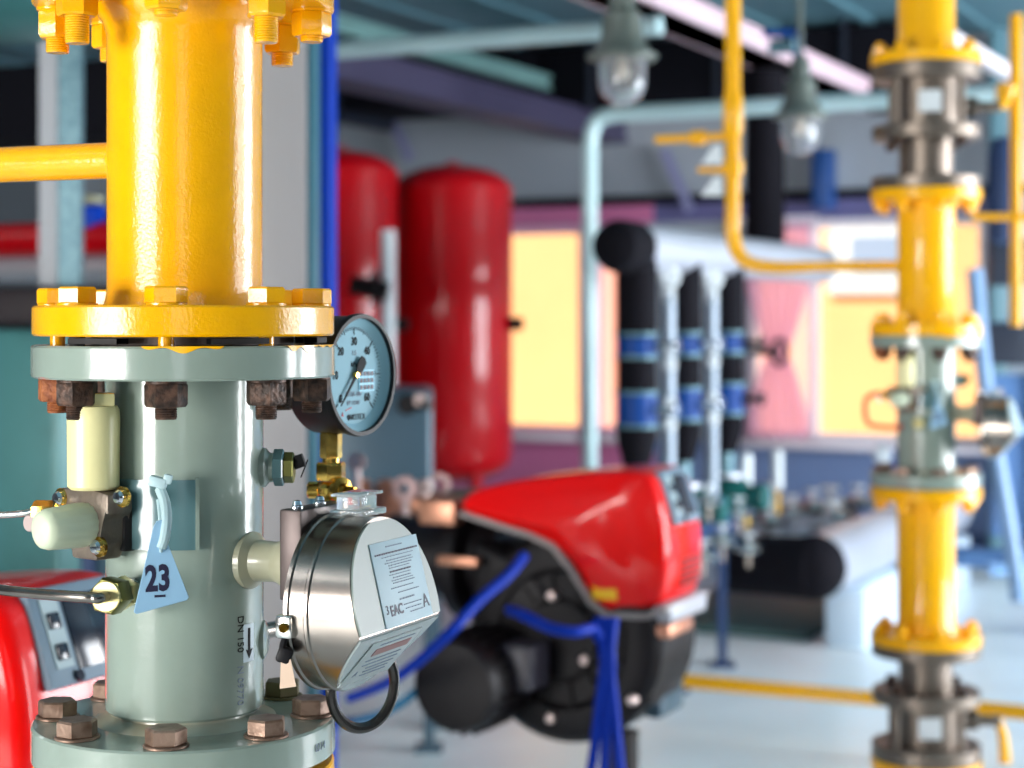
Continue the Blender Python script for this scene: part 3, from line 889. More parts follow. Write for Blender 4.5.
mb = MB(); mb.cyl(0.018, 0.014, 0.024, m1, 28, ch=0.002); mb.build('bonnet', alu, rg)
for px, py in ((61, 498), (122, 497), (99, 547)):
    c = on_plane(px, py, m1 @ Vector((0, 0, 0.018)), fx)
    mq = Matrix((fx, Vector((0, 0, 1)), fz)).transposed().to_4x4(); mq.translation = c
    mb = MB(); mb.cyl(0.0098, -0.003, 0.0012, mq, 24, ch=0.0004); w_ = mb.build('washer', brass, rg)
    mb = MB(); mb.lathe([(0.0068, 0.001), (0.0070, 0.004), (0.0050, 0.0068), (0, 0.0075)], mq, 24)
    mb.build('screw', chrome, w_)
# knob: ribbed cone towards the camera and to the left
kp0 = at(80, 525, 1.712); kd = Vector((-0.66, -0.75, -0.03)).normalized()
mk = axis_matrix(kp0, kd)
mb = MB(); N = 40
prof = [(0.0, -0.012), (0.0205, -0.012), (0.0215, 0.0), (0.0205, 0.020), (0.0195, 0.036), (0.0175, 0.042), (0.012, 0.0455), (0, 0.0465)]
mb.lathe(prof, mk, 64)
for v in mb.bm.verts:
    l = mk.inverted() @ v.co
    r_ = math.hypot(l.x, l.y)
    if r_ > 0.018 and l.z < 0.03:
        a = math.atan2(l.y, l.x)
        s = 1 - 0.05 * (0.5 + 0.5 * math.cos(a * 16))
        v.co = mk @ Vector((l.x * s, l.y * s, l.z))
mb.build('knob', knob_m, rg, angle=60)
# bottle above
bx = at(93.5, 488, 1.722)
def bz(py): return (320 - py) * 1.722 / FOC
mb = MB(); TB = Tz(bx.x, bx.y, H)
mb.lathe([(0, bz(489)), (0.0215, bz(489)), (0.0245, bz(486)), (0.0250, bz(420)), (0.0245, bz(410)), (0.0225, bz(406)), (0.0190, bz(405)), (0, bz(405))], TB, 48); mb.build('bottle', cream, rg)
mb = MB(); mb.box((0, 0, (bz(405) + bz(394)) / 2), (0.036, 0.036, bz(394) - bz(405) + 0.002), TB @ Matrix.Rotation(R(20), 4, 'Z'), bev=0.002); cap = mb.build('bottle_cap', cream, rg)
mb = MB(); mb.box((0, 0, bz(394) + 0.0003), (0.034, 0.034, 0.0015), TB @ Matrix.Rotation(R(20), 4, 'Z')); mb.build('paint_smear', yellow_far, cap)
# brass nut and thin upper tube
nut0 = at(46, 511, 1.745)
mx = axis_matrix(nut0, Vector((-1, 0.06, 0)))
mb = MB(); mb.hexa(0.0105, -0.012, 0.012, mx); mb.cyl(0.008, -0.024, 0.0, mx, 20); mb.build('tube_nut', brass, rg)
mb = MB(); mb.cyl(0.0085, -0.003, 0.003, axis_matrix(at(31, 523, 1.742), Vector((-0.5, -0.8, 0))), 20, ch=0.001); mb.build('fitting_ring', pinkish, rg)
ti = thing('thin_impulse_tube', nut0, 'thin bright tube entering the brass nut of the sampling valve', 'tube')
mb = MB(); mb.tube([nut0 + Vector((-0.010, 0, 0)), at(0, 515, 1.76), at(-120, 516, 1.80), at(-420, 500, 1.9)], 0.0032, 12, 6); mb.build('tube', steel_b, ti)
# thick tube and its compression fitting
fd = (at(100, 596, 1.66) - at(150, 577, 1.70)).normalized()
f0 = pol(-33, RP - .004, -0.262)
ft = thing('tube_fitting', f0, 'olive hex compression fitting screwed into the spool beside the number tag', 'fitting')
fdir = (at(104, 597, 1.665) - f0).normalized()
Lf = (at(104, 597, 1.665) - f0).length
mf = axis_matrix(f0, fdir)
mb = MB(); mb.cyl(0.0135, 0, Lf * 0.30, mf, 28, ch=0.001); mb.build('socket', grey, ft)
mb = MB(); mb.hexa(0.0165, Lf * 0.26, Lf * 0.50, mf); mb.cyl(0.0115, Lf * 0.2, Lf * 0.6, mf, 24); mb.build('hex_body', brass_pale, ft)
mb = MB(); mb.hexa(0.0180, Lf * 0.56, Lf * 0.93, mf, turn=R(18)); mb.build('hex_nut', olive, ft)
mb = MB(); mb.cyl(0.0145, Lf * 0.93, Lf * 0.955, mf, 28, ch=0.001); mb.build('nut_face', brass_pale, ft)
tb = thing('bent_impulse_tube', at(104, 597, 1.66), 'bent stainless impulse tube running to the olive hex fitting', 'tube')
mb = MB(); e = f0 + fdir * Lf * 0.9
mb.tube([e, e + fdir * 0.022, at(88, 597.5, 1.655), at(60, 595.5, 1.67), at(20, 592, 1.70), at(-60, 585, 1.76), at(-400, 560, 1.95)], 0.0052, 16, 8); mb.build('tube', steel, tb)

# number tag and its cable tie
tg = thing('number_tag', at(158, 570, 1.668), 'pale blue trapezoid plastic tag numbered 23 hanging on the foreground spool', 'tag')
TZ = 1.664
c = at(158, 570, TZ)
mt = Matrix((Vector((math.cos(R(-9)), math.sin(R(-9)), 0)), Vector((0, 0, 1)), Vector((0, 0, 0)))).transposed().to_4x4()
tx_ = Vector((math.cos(R(14)), math.sin(R(14)), 0.03)).normalized(); tn_ = tx_.cross(Vector((0, 0, 1))).normalized()
tu_ = tn_.cross(tx_); tu_ = -tu_ if tu_.z < 0 else tu_
mt = Matrix((tx_, tu_, tx_.cross(tu_))).transposed().to_4x4(); mt.translation = c
def q(px, py): return ((px - 158) * TZ / FOC * 1.02, (570 - py) * TZ / FOC)
poly = [q(133.5, 610.5), q(136, 612.5), q(185, 602), q(187, 599), q(168, 545), q(166.5, 522), q(163, 520), q(158, 521), q(155, 526)]
mb = MB(); mb.prism(poly, 0.0022, mt @ Tz(0, 0, -0.0011), bev=0.0004, seg=1)
tagp = mb.build('tag_plate', tag_m, tg, angle=25)
z_face = 0.0013 if (mt.to_3x3() @ Vector((0, 0, 1))).y < 0 else -0.0013
Mt = mt if z_face > 0 else mt @ Matrix.Rotation(math.pi, 4, 'Y')
lettering('23', 0.0325, Mt @ Tz(-0.0005, -0.0085, 0.0012), ink, tagp, xs=0.68, bold=0.0013, spacing=1.05)
mb = MB(); mb.box((0.001, -0.024, 0.0012), (0.010, 0.0022, 0.0006), Mt); mb.build('underline', ink, tagp)
tie = thing('cable_tie', at(160, 485, 1.69), 'pale plastic cable tie looped through the tag numbered 23', 'cable tie')
mb = MB()
pts = [at(161, 548, TZ - .004), at(164.5, 538, TZ - .003), at(166.5, 520, TZ + .004), at(165, 503, TZ + .016), at(160, 489, TZ + .026)]
n_ = len(pts)
mb.tube(pts, [0.0045, 0.0048, 0.005, 0.005, 0.005], 10, 8); mb.tube([at(161, 548, TZ - .004), at(161, 551, TZ + 0.0), at(160, 547, TZ + .004), at(160, 520, TZ + 0.012), at(158, 500, TZ + .022)], 0.0018, 8, 6)
mb.build('strap', tie_m, tie)
mb = MB(); mb.box((0, 0, 0), (0.017, 0.012, 0.010), Tz(*at(158, 482, TZ + .022)) @ Matrix.Rotation(R(15), 4, 'Y'), bev=0.002); mb.box((0.008, 0.0, 0.005), (0.008, 0.006, 0.009), Tz(*at(158, 482, TZ + .020)) @ Matrix.Rotation(R(15), 4, 'Y'), bev=0.0015)
mb.build('tie_head', tie_m, tie)

# ---- lower yellow pipe (mostly below the frame)
def yellow_pipe(name, z0, z1, label, c=(CX, CY), top_flange=True, bot_flange=True, nuts=True):
    t = thing(name, (c[0], c[1], H + z0), label, 'pipe')
    V_ = Tz(c[0], c[1], H)
    mb = MB(); mb.lathe([(RP - .006, z0 + .004), (RP + .012, z0 + .030), (RP, z0 + .055), (RP, z1 - .055), (RP + .012, z1 - .030), (RP - .006, z1 - .004)], V_, 64); mb.build('pipe', yellow_far, t)
    fl = []
    if bot_flange: fl.append(('lower_flange', z0, z0 + .030, 1))
    if top_flange: fl.append(('upper_flange', z1 - .030, z1, -1))
    for nm, a, b, sg in fl:
        mb = MB(); mb.lathe(flange_prof(a, b), V_, 64); mb.build(nm, yellow_far, t)
        if not nuts: continue
        for d in BOLTS:
            p = pol(d, RB, 0, c); Mx = Tz(p.x, p.y, H)
            mb = MB()
            if sg > 0:
                mb.hexa(0.020, b, b + .020, Mx, turn=R(d)); mb.cyl(0.011, b + .018, b + .030, Mx, 14)
            else:
                mb.hexa(0.020, a, a - .020, Mx, turn=R(d)); mb.cyl(0.011, a - .032, a - .018, Mx, 14)
            mb.build('nut', yellow_far, t)
    return t
yellow_pipe('yellow_gas_pipe', -0.90, -0.440, 'yellow flanged gas pipe below the large grey spool in the foreground')
yellow_pipe('yellow_gas_pipe', -1.45, -1.21, 'yellow gas pipe foot standing on the floor under the foreground column', bot_flange=False)

def gas_valve(z0, z1, label, c, flip=False):
    """ball valve: two grey flanges, round body on tie rods, narrow tail piece"""
    t = thing('ball_valve', (c[0], c[1], H + z0), label, 'valve')
    L = z1 - z0
    def zz(f): return (z0 + f * L) if not flip else (z1 - f * L)
    V_ = Tz(c[0], c[1], H)
    def ring(f0, f1, r, nm, m_=valve_steel):
        mb = MB(); a, b = sorted((zz(f0), zz(f1))); mb.lathe([(0, a), (r - .003, a), (r, a + .003), (r, b - .003), (r - .003, b), (0, b)], V_, 56); return mb.build(nm, m_, t)
    ring(0.0, 0.10, RF - .002, 'flange'); ring(0.10, 0.42, 0.072, 'tail_piece'); ring(0.40, 0.51, RF - .004, 'flange')
    ring(0.50, 0.88, 0.088, 'body'); ring(0.87, 1.0, RF - .002, 'flange')
    for d in (-52, 38, 128, 218):
        p = pol(d, RB - .006, 0, c); a, b = sorted((zz(0.42), zz(0.97)))
        mb = MB(); mb.cyl(0.009, a, b, Tz(p.x, p.y, H), 14); mb.build('tie_rod', valve_steel, t)
        mb = MB(); a, b = sorted((zz(0.40), zz(0.34))); mb.hexa(0.017, a, b, Tz(p.x, p.y, H)); mb.build('nut', rust, t)
    p = pol(-6, 0.0875, (zz(0.69)), c)
    mb = MB(); mb.box((0, 0, 0), (0.062, 0.006, 0.058), Tz(*p), bev=0.001); mb.build('name_plate', white_m, t)
    # spindle and lever on the right
    hz = zz(0.66)
    s0_ = pol(80, 0.086, hz, c); s1_ = pol(80, 0.19, hz, c)
    mb = MB(); mb.lathe([(0, 0), (0.028, 0), (0.026, 0.05), (0.015, 0.055), (0.015, 0.09), (0, 0.09)], axis_matrix(s0_, s1_ - s0_), 24)
    mb.box((0, 0.0, 0.10), (0.03, 0.03, 0.022), axis_matrix(s0_, s1_ - s0_), bev=0.004); mb.build('spindle', valve_steel, t)
    mb = MB(); sg = 1 if not flip else -1
    mb.tube([s1_, s1_ + Vector((0.012, -0.006, -0.04)), s1_ + Vector((0.014, -0.02, -0.11))] if flip else [s1_, s1_ + Vector((0.02, -0.004, 0.02)), s1_ + Vector((0.03, -0.01, 0.06))], [0.012, 0.014, 0.017], 12, 6)
    mb.build('lever', yellow_far, t)
    return t
gas_valve(0.340, 0.665, 'steel ball valve above the foreground yellow pipe', (CX, CY))
gas_valve(-1.21, -0.90, 'steel ball valve low on the foreground column', (CX, CY), flip=True)

# ------------------------------------------------------------------ second column, further back
C2 = (1.127, 4.90)
D2 = Vector((C2[0] - CX, C2[1] - CY, -0.017))
copy_tree(sp, D2, 'grey flanged metering spool between two yellow pipes of the more distant column')
copy_tree(rg, D2, 'small sampling valve with cream bottle on the more distant spool')
copy_tree(hs, D2, 'round steel instrument housing beside the more distant column')
copy_tree(tg, D2, 'pale hanging plastic tag on the more distant spool')
copy_tree(tie, D2, 'pale cable tie on the more distant spool')
copy_tree(ft, D2, 'brass coloured hex fitting on the more distant spool')
copy_tree(gk, D2, 'dark gasket ring above the more distant grey spool')
def z5(y): return (320 - y) * 4.9 / FOC
yp = yellow_pipe('yellow_gas_pipe', z5(335), z5(190), 'yellow gas pipe between steel valve and grey spool, joined by the thin bent pipe', C2)
yellow_pipe('yellow_gas_pipe', z5(643), -0.453, 'yellow flanged pipe under the more distant grey spool', C2)
yellow_pipe('yellow_gas_pipe', z5(66), CEIL - H - .01, 'yellow gas pipe rising to the ceiling above the more distant column', C2, top_flange=False)
yellow_pipe('yellow_gas_pipe', -1.45, z5(757), 'yellow gas pipe foot on the floor below the more distant column', C2, bot_flange=False)
gas_valve(z5(190), z5(66), 'steel ball valve high on the more distant column', C2)
gas_valve(z5(757), z5(643), 'steel ball valve low on the more distant column, near the floor pipe', C2, flip=True)
# thin bent branch: leaves the column along -A and rises
br = thing('thin_yellow_pipe', (C2[0], C2[1], H + 0.15), 'thin yellow pipe bending upward from the more distant column', 'pipe')
q0 = Vector((C2[0], C2[1], H + 0.15))
q1 = q0 - A * 0.07; cz = 0.1
vx = q0 - A * 0.552
mb = MB(); mb.tube([q1, q0 - A * 0.3, q0 - A * 0.43, vx + A * 0.035 + Vector((0, 0, 0.020)), vx + Vector((0, 0, 0.085)), vx + Vector((0, 0, 0.20)), vx + Vector((0, 0, 0.7)), Vector((vx.x, vx.y, CEIL + 0.02))], [0.0135, 0.0155, 0.019, 0.021, 0.0215, 0.0215, 0.0225, 0.0225], 20, 8)
mb.build('pipe', yellow_far, br)
def vz(py): return H + (320 - py) * vx.y / FOC
mb = MB(); mb.lathe([(0.023, vz(135)), (0.028, vz(132)), (0.028, vz(100)), (0.024, vz(92))], Tz(vx.x, vx.y, 0), 24); mb.build('coupling', yellow_far, br)
mb = MB()
mb.lathe([(0.02, vz(176)), (0.030, vz(174)), (0.030, vz(160)), (0.02, vz(158))], Tz(vx.x, vx.y, 0), 24); mb.build('coupling', yellow_far, br)
cockp = Vector((vx.x, vx.y, vz(136)))
ck = thing('yellow_drain_cock', cockp, 'short yellow side branch with a small cock on the thin bent pipe', 'valve')
mb = MB(); mb.cyl(0.012, 0.015, 0.235, axis_matrix(cockp, -A), 16); mb.build('pipe', yellow_far, ck)
mb = MB(); mb.lathe([(0.012, 0.08), (0.022, 0.085), (0.022, 0.125), (0.012, 0.13)], axis_matrix(cockp, -A), 20); mb.build('cock_body', yellow_far, ck)
mb = MB(); mb.box((0, 0, 0), (0.09, 0.012, 0.015), Tz(*at(713, 170, vx.y - 0.02)), bev=0.003); mb.build('lever', yellow_far, ck)
for py in (150, 182):
    g = thing('white_pipe_tag', at(713, py - 10, vx.y - .03), 'white triangular tag %s on the thin bent yellow pipe' % ('hanging above its lever' if py == 150 else 'hanging below its lever'), 'tag')
    mb = MB(); kx = vx.y / FOC
    mb.prism([(-10 * kx, -10 * kx), (12 * kx, -10 * kx), (10 * kx, 9 * kx), (3 * kx, 9 * kx)], 0.004, Tz(*at(711, py + 4, vx.y - .03)) @ Matrix.Rotation(R(90), 4, 'X')); mb.build('tag_plate', white_m, g)
# right vertical thin yellow pipe
ry = thing('thin_yellow_pipe', at(1010, 0, 5.6) * 1.0, 'thin upright yellow pipe at the edge beyond the more distant column', 'pipe')
rp = at(1004, 320, 5.6); rp2 = at(1019, 320, 5.6)
mb = MB(); mb.cyl(0.019, -0.02, 1.9 - 0.95, Tz(rp2.x - .01, rp2.y, H - 0.0), 20)
mb.cyl(0.012, 0, 0.22, axis_matrix(at(972, 217, 5.6), Vector((1, -.1, 0))), 16)
mb.box((0, 0, 0), (0.04, 0.04, 0.08), Tz(*at(1003, 96, 5.55)), bev=0.01); mb.build('pipe', yellow_far, ry)
# floor pipe
yf = thing('yellow_floor_pipe', at(700, 682, 6.2), 'long yellow gas pipe running low across the floor behind the columns', 'pipe')
pq = at(760, 688, 6.15)
def fp(px, py):
    return on_plane(px, py, pq)
p_a = fp(560, 690); p_b = fp(1060, 690); p_a.z = pq.z; p_b.z = pq.z
mb = MB(); mb.tube([p_a, p_b], 0.024, 20, 1); mb.build('pipe', yellow_far, yf)
for px in (590, 925, 1060):
    p = fp(px, 690)
    mb = MB(); mb.box((p.x, p.y, (pq.z - .024) / 2), (0.04, 0.04, pq.z - .024), bev=0.003); mb.build('support', yellow_far, yf)
# red loop tube left of the distant column
rl = thing('red_loop_tube', at(880, 410, 4.9), 'small red loop of tube beside the more distant spool', 'tube')
mb = MB(); mb.tube([at(900, 395, 4.85), at(875, 394, 4.85), at(866, 400, 4.85), at(865, 412, 4.85), at(869, 424, 4.85), at(884, 427, 4.85), at(901, 427, 4.85)], 0.0065, 10, 6); mb.build('tube', mat('orange_red_tube', srgb(220, 90, 70), 0.4), rl)

# ------------------------------------------------------------------ red expansion tanks
def tank(px, Z, w, ytop, ybot, label):
    r = w * Z / FOC / 2
    c = at(px, 320, Z)
    zt = H + (320 - ytop) * Z / FOC; zb = H + (320 - ybot) * Z / FOC
    t = thing('expansion_tank', (c.x, c.y, 0), label, 'tank')
    mb = MB(); prof = [(0, zb)]
    for i in range(1, 9):
        a = math.pi / 2 * i / 8; prof.append((r * math.sin(a), zb + r * .45 * (1 - math.cos(a))))
    for i in range(0, 9):
        a = math.pi / 2 * i / 8; prof.append((r * math.cos(a) if i < 8 else 0, zt - r * .45 * (1 - math.sin(a))))
    mb.lathe(prof, Tz(c.x, c.y, 0), 64); mb.build('vessel', redtank, t)
    mb = MB(); mb.lathe([(r + .001, zt - r * .47), (r + .006, zt - r * .46), (r + .006, zt - r * .40), (r - .002, zt - r * .39)], Tz(c.x, c.y, 0), 64); mb.build('weld_seam', redtank, t)
    for d in (30, 150, 270):
        x = c.x + r * .8 * math.sin(R(d)); y = c.y - r * .8 * math.cos(R(d))
        mb = MB(); mb.cyl(0.03, 0, zb + r * .3, Tz(x, y, 0), 16); mb.cyl(0.06, 0, 0.012, Tz(x, y, 0), 16); mb.build('leg', redtank, t)
    mb = MB(); mb.cyl(0.03, zt - .02, zt + .015, Tz(c.x, c.y, 0), 16); mb.build('top_nipple', redtank, t)
    mb = MB(); p = Vector((c.x + r * .95, c.y - r * .3, H - 0.02)); mb.cyl(0.035, 0, 0.07, axis_matrix(p, Vector((1, -.3, 0))), 16); mb.build('side_nozzle', black_metal, t)
    return t
tank(452, 9.3, 120, 165, 482, 'tall round-topped red expansion tank nearest the window')
tank(340, 8.9, 116, 150, 500, 'tall red expansion tank partly hidden behind the bright blue post')
ns = thing('tank_pipe_fitting', at(372, 288, 8.3), 'black pipe fitting between the two red tanks', 'fitting')
mb = MB(); mb.tube([at(350, 285, 8.3), at(372, 288, 8.3), at(388, 292, 8.3)], 0.045, 14, 5); mb.lathe([(0.03, 0), (0.08, 0), (0.08, .03), (.03, .03)], axis_matrix(at(372, 288, 8.3), Vector((1, 0, 0))), 20)
mb.build('elbow', black_metal, ns)
wp = thing('tank_highlight_tube', at(385, 250, 8.4), 'white upright tube painting the window highlight between the two red tanks', 'tube')
mb = MB(); c = at(388, 320, 8.4); mb.cyl(0.035, 0.02, H + 0.42, Tz(c.x, c.y, 0), 16); mb.build('tube', white_m, wp)  # white tube paints the window's highlight at the tank's edge

# ------------------------------------------------------------------ blue post, pale post, cabinet
bp = thing('blue_post', at(322, 320, 4.75) * 1.0 - Vector((0, 0, H)), 'bright blue upright round post behind the pale post', 'post')
c = at(322, 320, 4.85); mb = MB(); mb.cyl(0.040, 0.012, CEIL, Tz(c.x, c.y, 0), 32); mb.build('post', blue_paint, bp)
mb = MB(); mb.cyl(0.07, 0, 0.012, Tz(c.x, c.y, 0), 24); mb.build('base_plate', blue_paint, bp)
pp = thing('pale_post', at(280, 320, 4.5) - Vector((0, 0, H)), 'broad pale grey square post behind the foreground yellow pipe', 'post')
c = at(272, 320, 4.5); mb = MB()
mb.box((c.x, c.y + .1, CEIL / 2), (0.17, 0.2, CEIL), bev=0.006); mb.build('shaft', postgrey, pp)
c = at(309, 320, 4.5); mb = MB(); mb.box((c.x, c.y + .09, CEIL / 2), (0.022, 0.14, CEIL), bev=0.003); mb.build('edge_channel', mat('teal_edge', srgb(60, 110, 126), 0.4), pp)

cab = thing('slate_cabinet', at(370, 560, 6.0), 'slate grey equipment cabinet on legs under the red tanks', 'cabinet')
Zc = 6.0; kc = Zc / FOC
x0, x1 = at(300, 0, Zc).x, at(433, 0, Zc).x
zt, zb = H + (320 - 390) * kc, H + (320 - 610) * kc
dv = Vector((x1, Zc, 0)).normalized()
mb = MB(); Mx = Tz(0, 0, 0)
mb.prism([(x0, Zc), (x1, Zc), (x1 + dv.x * .5, Zc + dv.y * .5), (x0 + .1, Zc + .5)], zt - zb, Tz(0, 0, zb), bev=0.025)
mb.build('casing', slate, cab)
mb = MB(); mb.cyl(0.035, 0, 0.04, axis_matrix(at(408, 404, Zc - .0), Vector((0, -1, 0))), 20, ch=.006); mb.cyl(0.018, 0.03, 0.10, axis_matrix(at(412, 404, Zc - .02), Vector((0.8, -1, 0))), 16); mb.build('door_knob', black_metal, cab)
mb = MB(); mb.cyl(0.022, 0, 0.02, axis_matrix(at(421, 400, Zc - .06), Vector((0, -1, 0))), 20); mb.build('knob_cap', pinkish, cab)
for px, Zl in ((318, Zc + .06), (429, Zc + .06), (436, Zc + .42), (330, Zc + .42)):
    c = at(px, 0, Zl); mb = MB(); mb.box((c.x, Zl, zb / 2), (0.035, 0.035, zb)); mb.box((c.x, Zl, 0.01), (0.09, 0.09, 0.02)); mb.build('leg', slate, cab)

# ------------------------------------------------------------------ burner
BQ = at(600, 540, 4.25)
def bpnt(px, py, back=0.0):
    return on_plane(px, py, BQ) + B * back
BC = bpnt(560, 640)
MBp = Matrix((A, Vector((0, 0, 1)), -B)).transposed().to_4x4(); MBp.translation = BC     # x along A, y up, z towards the viewer
MBi = MBp.inverted()
def bl(px, py):
    v = MBi @ bpnt(px, py); return (v.x, v.y)
bn = thing('gas_burner', (BC.x, BC.y, 0.0), 'gas burner with glossy red hood and black fan body behind the round stainless housing', 'gas burner')
def burner_parts(bn):
    W = 0.27
    # hood: a lofted shell; rows from the near side to the far side
    side = [(460, 502), (470, 492), (500, 483), (540, 477), (590, 472), (628, 471), (646, 476), (655, 492), (664, 530), (666, 575), (661, 600), (645, 609), (610, 611), (595, 604), (574, 572), (553, 547), (528, 535), (498, 525), (470, 517), (461, 511)]
    P0 = [Vector(bl(*p)) for p in side]
    P = []; n0 = len(P0)
    for i in range(n0):
        a_, b_, c_, d_2 = P0[(i - 1) % n0], P0[i], P0[(i + 1) % n0], P0[(i + 2) % n0]
        for k_ in range(4):
            t = k_ / 4
            P.append(0.5 * ((2 * b_) + (c_ - a_) * t + (2 * a_ - 5 * b_ + 4 * c_ - d_2) * t * t + (3 * b_ - a_ - 3 * c_ + d_2) * t ** 3))
    np_ = len(P); nor = []
    for i in range(np_):
        tg_ = (P[(i + 2) % np_] - P[(i - 2) % np_]).normalized()
        nor.append(Vector((-tg_.y, tg_.x)))
    cen = sum(P, Vector((0, 0))) / np_
    sgn = 1 if sum((cen - P[i]).dot(nor[i]) for i in range(np_)) > 0 else -1
    mb = MB(); rows = []
    cin = [Vector((P[i].x + nor[i].x * sgn * 0.02, P[i].y + nor[i].y * sgn * 0.02)) for i in range(np_)]
    for f_ in (0.12, 0.3, 0.5, 0.7, 0.87):
        rows.append([mb.bm.verts.new(MBp @ Vector((cen.x + (c_.x - cen.x) * f_, cen.y + (c_.y - cen.y) * f_, 0.030 * (1 - f_ ** 2.2)))) for c_ in cin])
    for z, d in ((0.0, 0.020), (-0.001, 0.0165), (-0.004, 0.011), (-0.009, 0.006), (-0.016, 0.002), (-0.026, 0.0), (-W + .045, 0.0), (-W + .03, 0.002), (-W + .017, 0.006), (-W + .007, 0.012), (-W, 0.02)):
        rows.append([mb.bm.verts.new(MBp @ Vector((P[i].x + nor[i].x * sgn * d, P[i].y + nor[i].y * sgn * d, z))) for i in range(np_)])
    for a, b in zip(rows, rows[1:]):
        for i in range(np_):
            j = (i + 1) % np_; mb.bm.faces.new((a[i], a[j], b[j], b[i]))
    mb.bm.faces.new(rows[0]); mb.bm.faces.new(rows[-1][::-1])
    hood = mb.build('red_hood', red, bn, angle=60)
    # grey rim under the hood
    low = [(462, 512), (498, 524), (528, 533), (553, 545), (572, 570), (590, 600), (606, 613), (645, 615), (664, 608)]
    mb = MB()
    L0 = [Vector(bl(*p)) for p in low]
    for z0_, z1_ in ((0.006, -0.02),):
        for p, q_ in zip(L0, L0[1:]):
            d = (q_ - p); L = d.length; ang = math.atan2(d.y, d.x); m_ = (p + q_) / 2
            mb.box((0, 0, 0), (L + .012, 0.014, 0.30), MBp @ Tz(m_.x, m_.y - .004, -0.145) @ Matrix.Rotation(ang, 4, 'Z'), bev=0.003)
    mb.build('hood_rim', trim_grey, bn)
    # the end bumper
    e = Vector(bl(660, 616))
    mb = MB(); mb.box((0, 0, 0), (0.08, 0.05, 0.25), MBp @ Tz(e.x - .02, e.y, -0.15), bev=0.015); mb.build('end_bumper', mat('pale_bumper', srgb(176, 176, 184), 0.4), bn)
    # control panel, in the sloping end of the hood
    p0 = Vector(bl(650, 473)); p1 = Vector(bl(670, 532))
    d = p1 - p0; ang = math.atan2(d.y, d.x)
    Mp = MBp @ Tz((p0.x + p1.x) / 2 - .004, (p0.y + p1.y) / 2 + .004, -0.135) @ Matrix.Rotation(ang, 4, 'Z')
    mb = MB(); mb.box((0.0, -0.002, 0), (0.135, 0.016, 0.17), Mp, bev=0.005); pn_ = mb.build('control_panel', panel_grey, bn)
    mb = MB(); mb.box((0.0, 0.006, -0.018), (0.10, 0.004, 0.085), Mp, bev=0.001); mb.build('display', screen_dark, pn_)
    for x in (-0.02, 0.022):
        mb = MB(); mb.box((x, 0.009, 0.050), (0.022, 0.006, 0.022), Mp, bev=0.002); mb.build('switch', screen_dark, pn_)
    mb = MB(); mb.box((-0.004, 0.0065, 0.050), (0.095, 0.003, 0.034), Mp); mb.build('switch_plate', mat('pale_switch_plate', srgb(158, 178, 184), .5), pn_)
    mb = MB(); mb.cyl(0.008, 0, 0.006, Mp @ Tz(0.058, 0.005, 0.03) @ Matrix.Rotation(R(-90), 4, 'X'), 16); mb.build('lock', screen_dark, pn_)
    # grille lower on the end
    g0 = Vector(bl(671, 578)); mb = MB()
    for k_ in range(5):
        mb.box((g0.x - .012, g0.y + .03 - .015 * k_, -0.15), (0.012, 0.006, 0.12), MBp)
    mb.build('end_grille', mat('dark_red_grille', srgb(90, 10, 20), 0.4), bn)
    # sticker on the side
    s = Vector(bl(606, 594)); mb = MB(); mb.box((s.x, s.y + .004, 0.006), (0.062, 0.032, 0.010), MBp, bev=0.001); mb.build('yellow_sticker', yel_sticker, bn)
    # fan scroll
    mb = MB(); c = Vector(bl(560, 640)); k_ = 4.25 / FOC
    prof = [(0, -0.26), (0.235, -0.26), (0.25, -0.25), (0.25, -0.03), (0.235, -0.012), (0.20, -0.004), (0.17, -0.004), (0.155, -0.016), (0.10, -0.016), (0.09, 0.0), (0, 0.0)]
    mb.lathe(prof, MBp @ Tz(c.x, c.y, 0), 64)
    mb.build('fan_casing', black_metal, bn)
    mb = MB(); c3 = Vector(bl(505, 590))
    mb.prism([(-0.10, -0.14), (0.16, -0.16), (0.10, 0.02), (0.03, 0.07), (-0.10, 0.12)], 0.24, MBp @ Tz(c3.x, c3.y, -0.25), bev=0.02)
    mb.build('air_housing', black_metal, bn)
    mb = MB(); c4 = Vector(bl(620, 660)); mb.box((c4.x, c4.y, -0.14), (0.14, 0.24, 0.22), MBp, bev=0.03); mb.build('damper_box', black_metal, bn)
    mb = MB(); c4 = Vector(bl(640, 690)); mb.box((c4.x - .01, c4.y, -0.18), (0.05, 0.18, 0.16), MBp, bev=0.015); mb.build('damper_side_plate', slate, bn)
    mb = MB(); c4 = Vector(bl(651, 633)); mb.box((c4.x, c4.y, -0.10), (0.075, 0.030, 0.16), MBp, bev=0.004); mb.build('bracket', copper, bn)
    for px, py in ((552, 596), (551, 718), (585, 660), (470, 616), (632, 700)):
        q_ = Vector(bl(px, py)); mb = MB(); mb.lathe([(0, 0.014), (0.010, 0.012), (0.013, 0.0), (0.013, -0.02)], MBp @ Tz(q_.x, q_.y, 0), 16); mb.build('cover_bolt', pinkish, bn)
    # ribs on the scroll
    mb = MB()
    for a in range(0, 360, 30):
        Ma = MBp @ Tz(c.x, c.y, 0) @ Matrix.Rotation(R(a + 10), 4, 'Z')
        mb.box((0.125, 0, -0.010), (0.08, 0.008, 0.012), Ma)
    mb.build('casing_ribs', black_metal, bn)
    # motor
    c2 = Vector(bl(492, 672)); mb = MB()
    r_ = 0.112
    mb.lathe([(0, -0.02), (r_ * .9, -0.02), (r_, 0.0), (r_, 0.17), (r_ * .97, 0.19), (r_ * .9, 0.205), (r_ * .6, 0.21), (0, 0.21)], MBp @ Tz(c2.x, c2.y, 0), 48)
    mo = mb.build('motor', black_metal, bn)
    mb = MB()
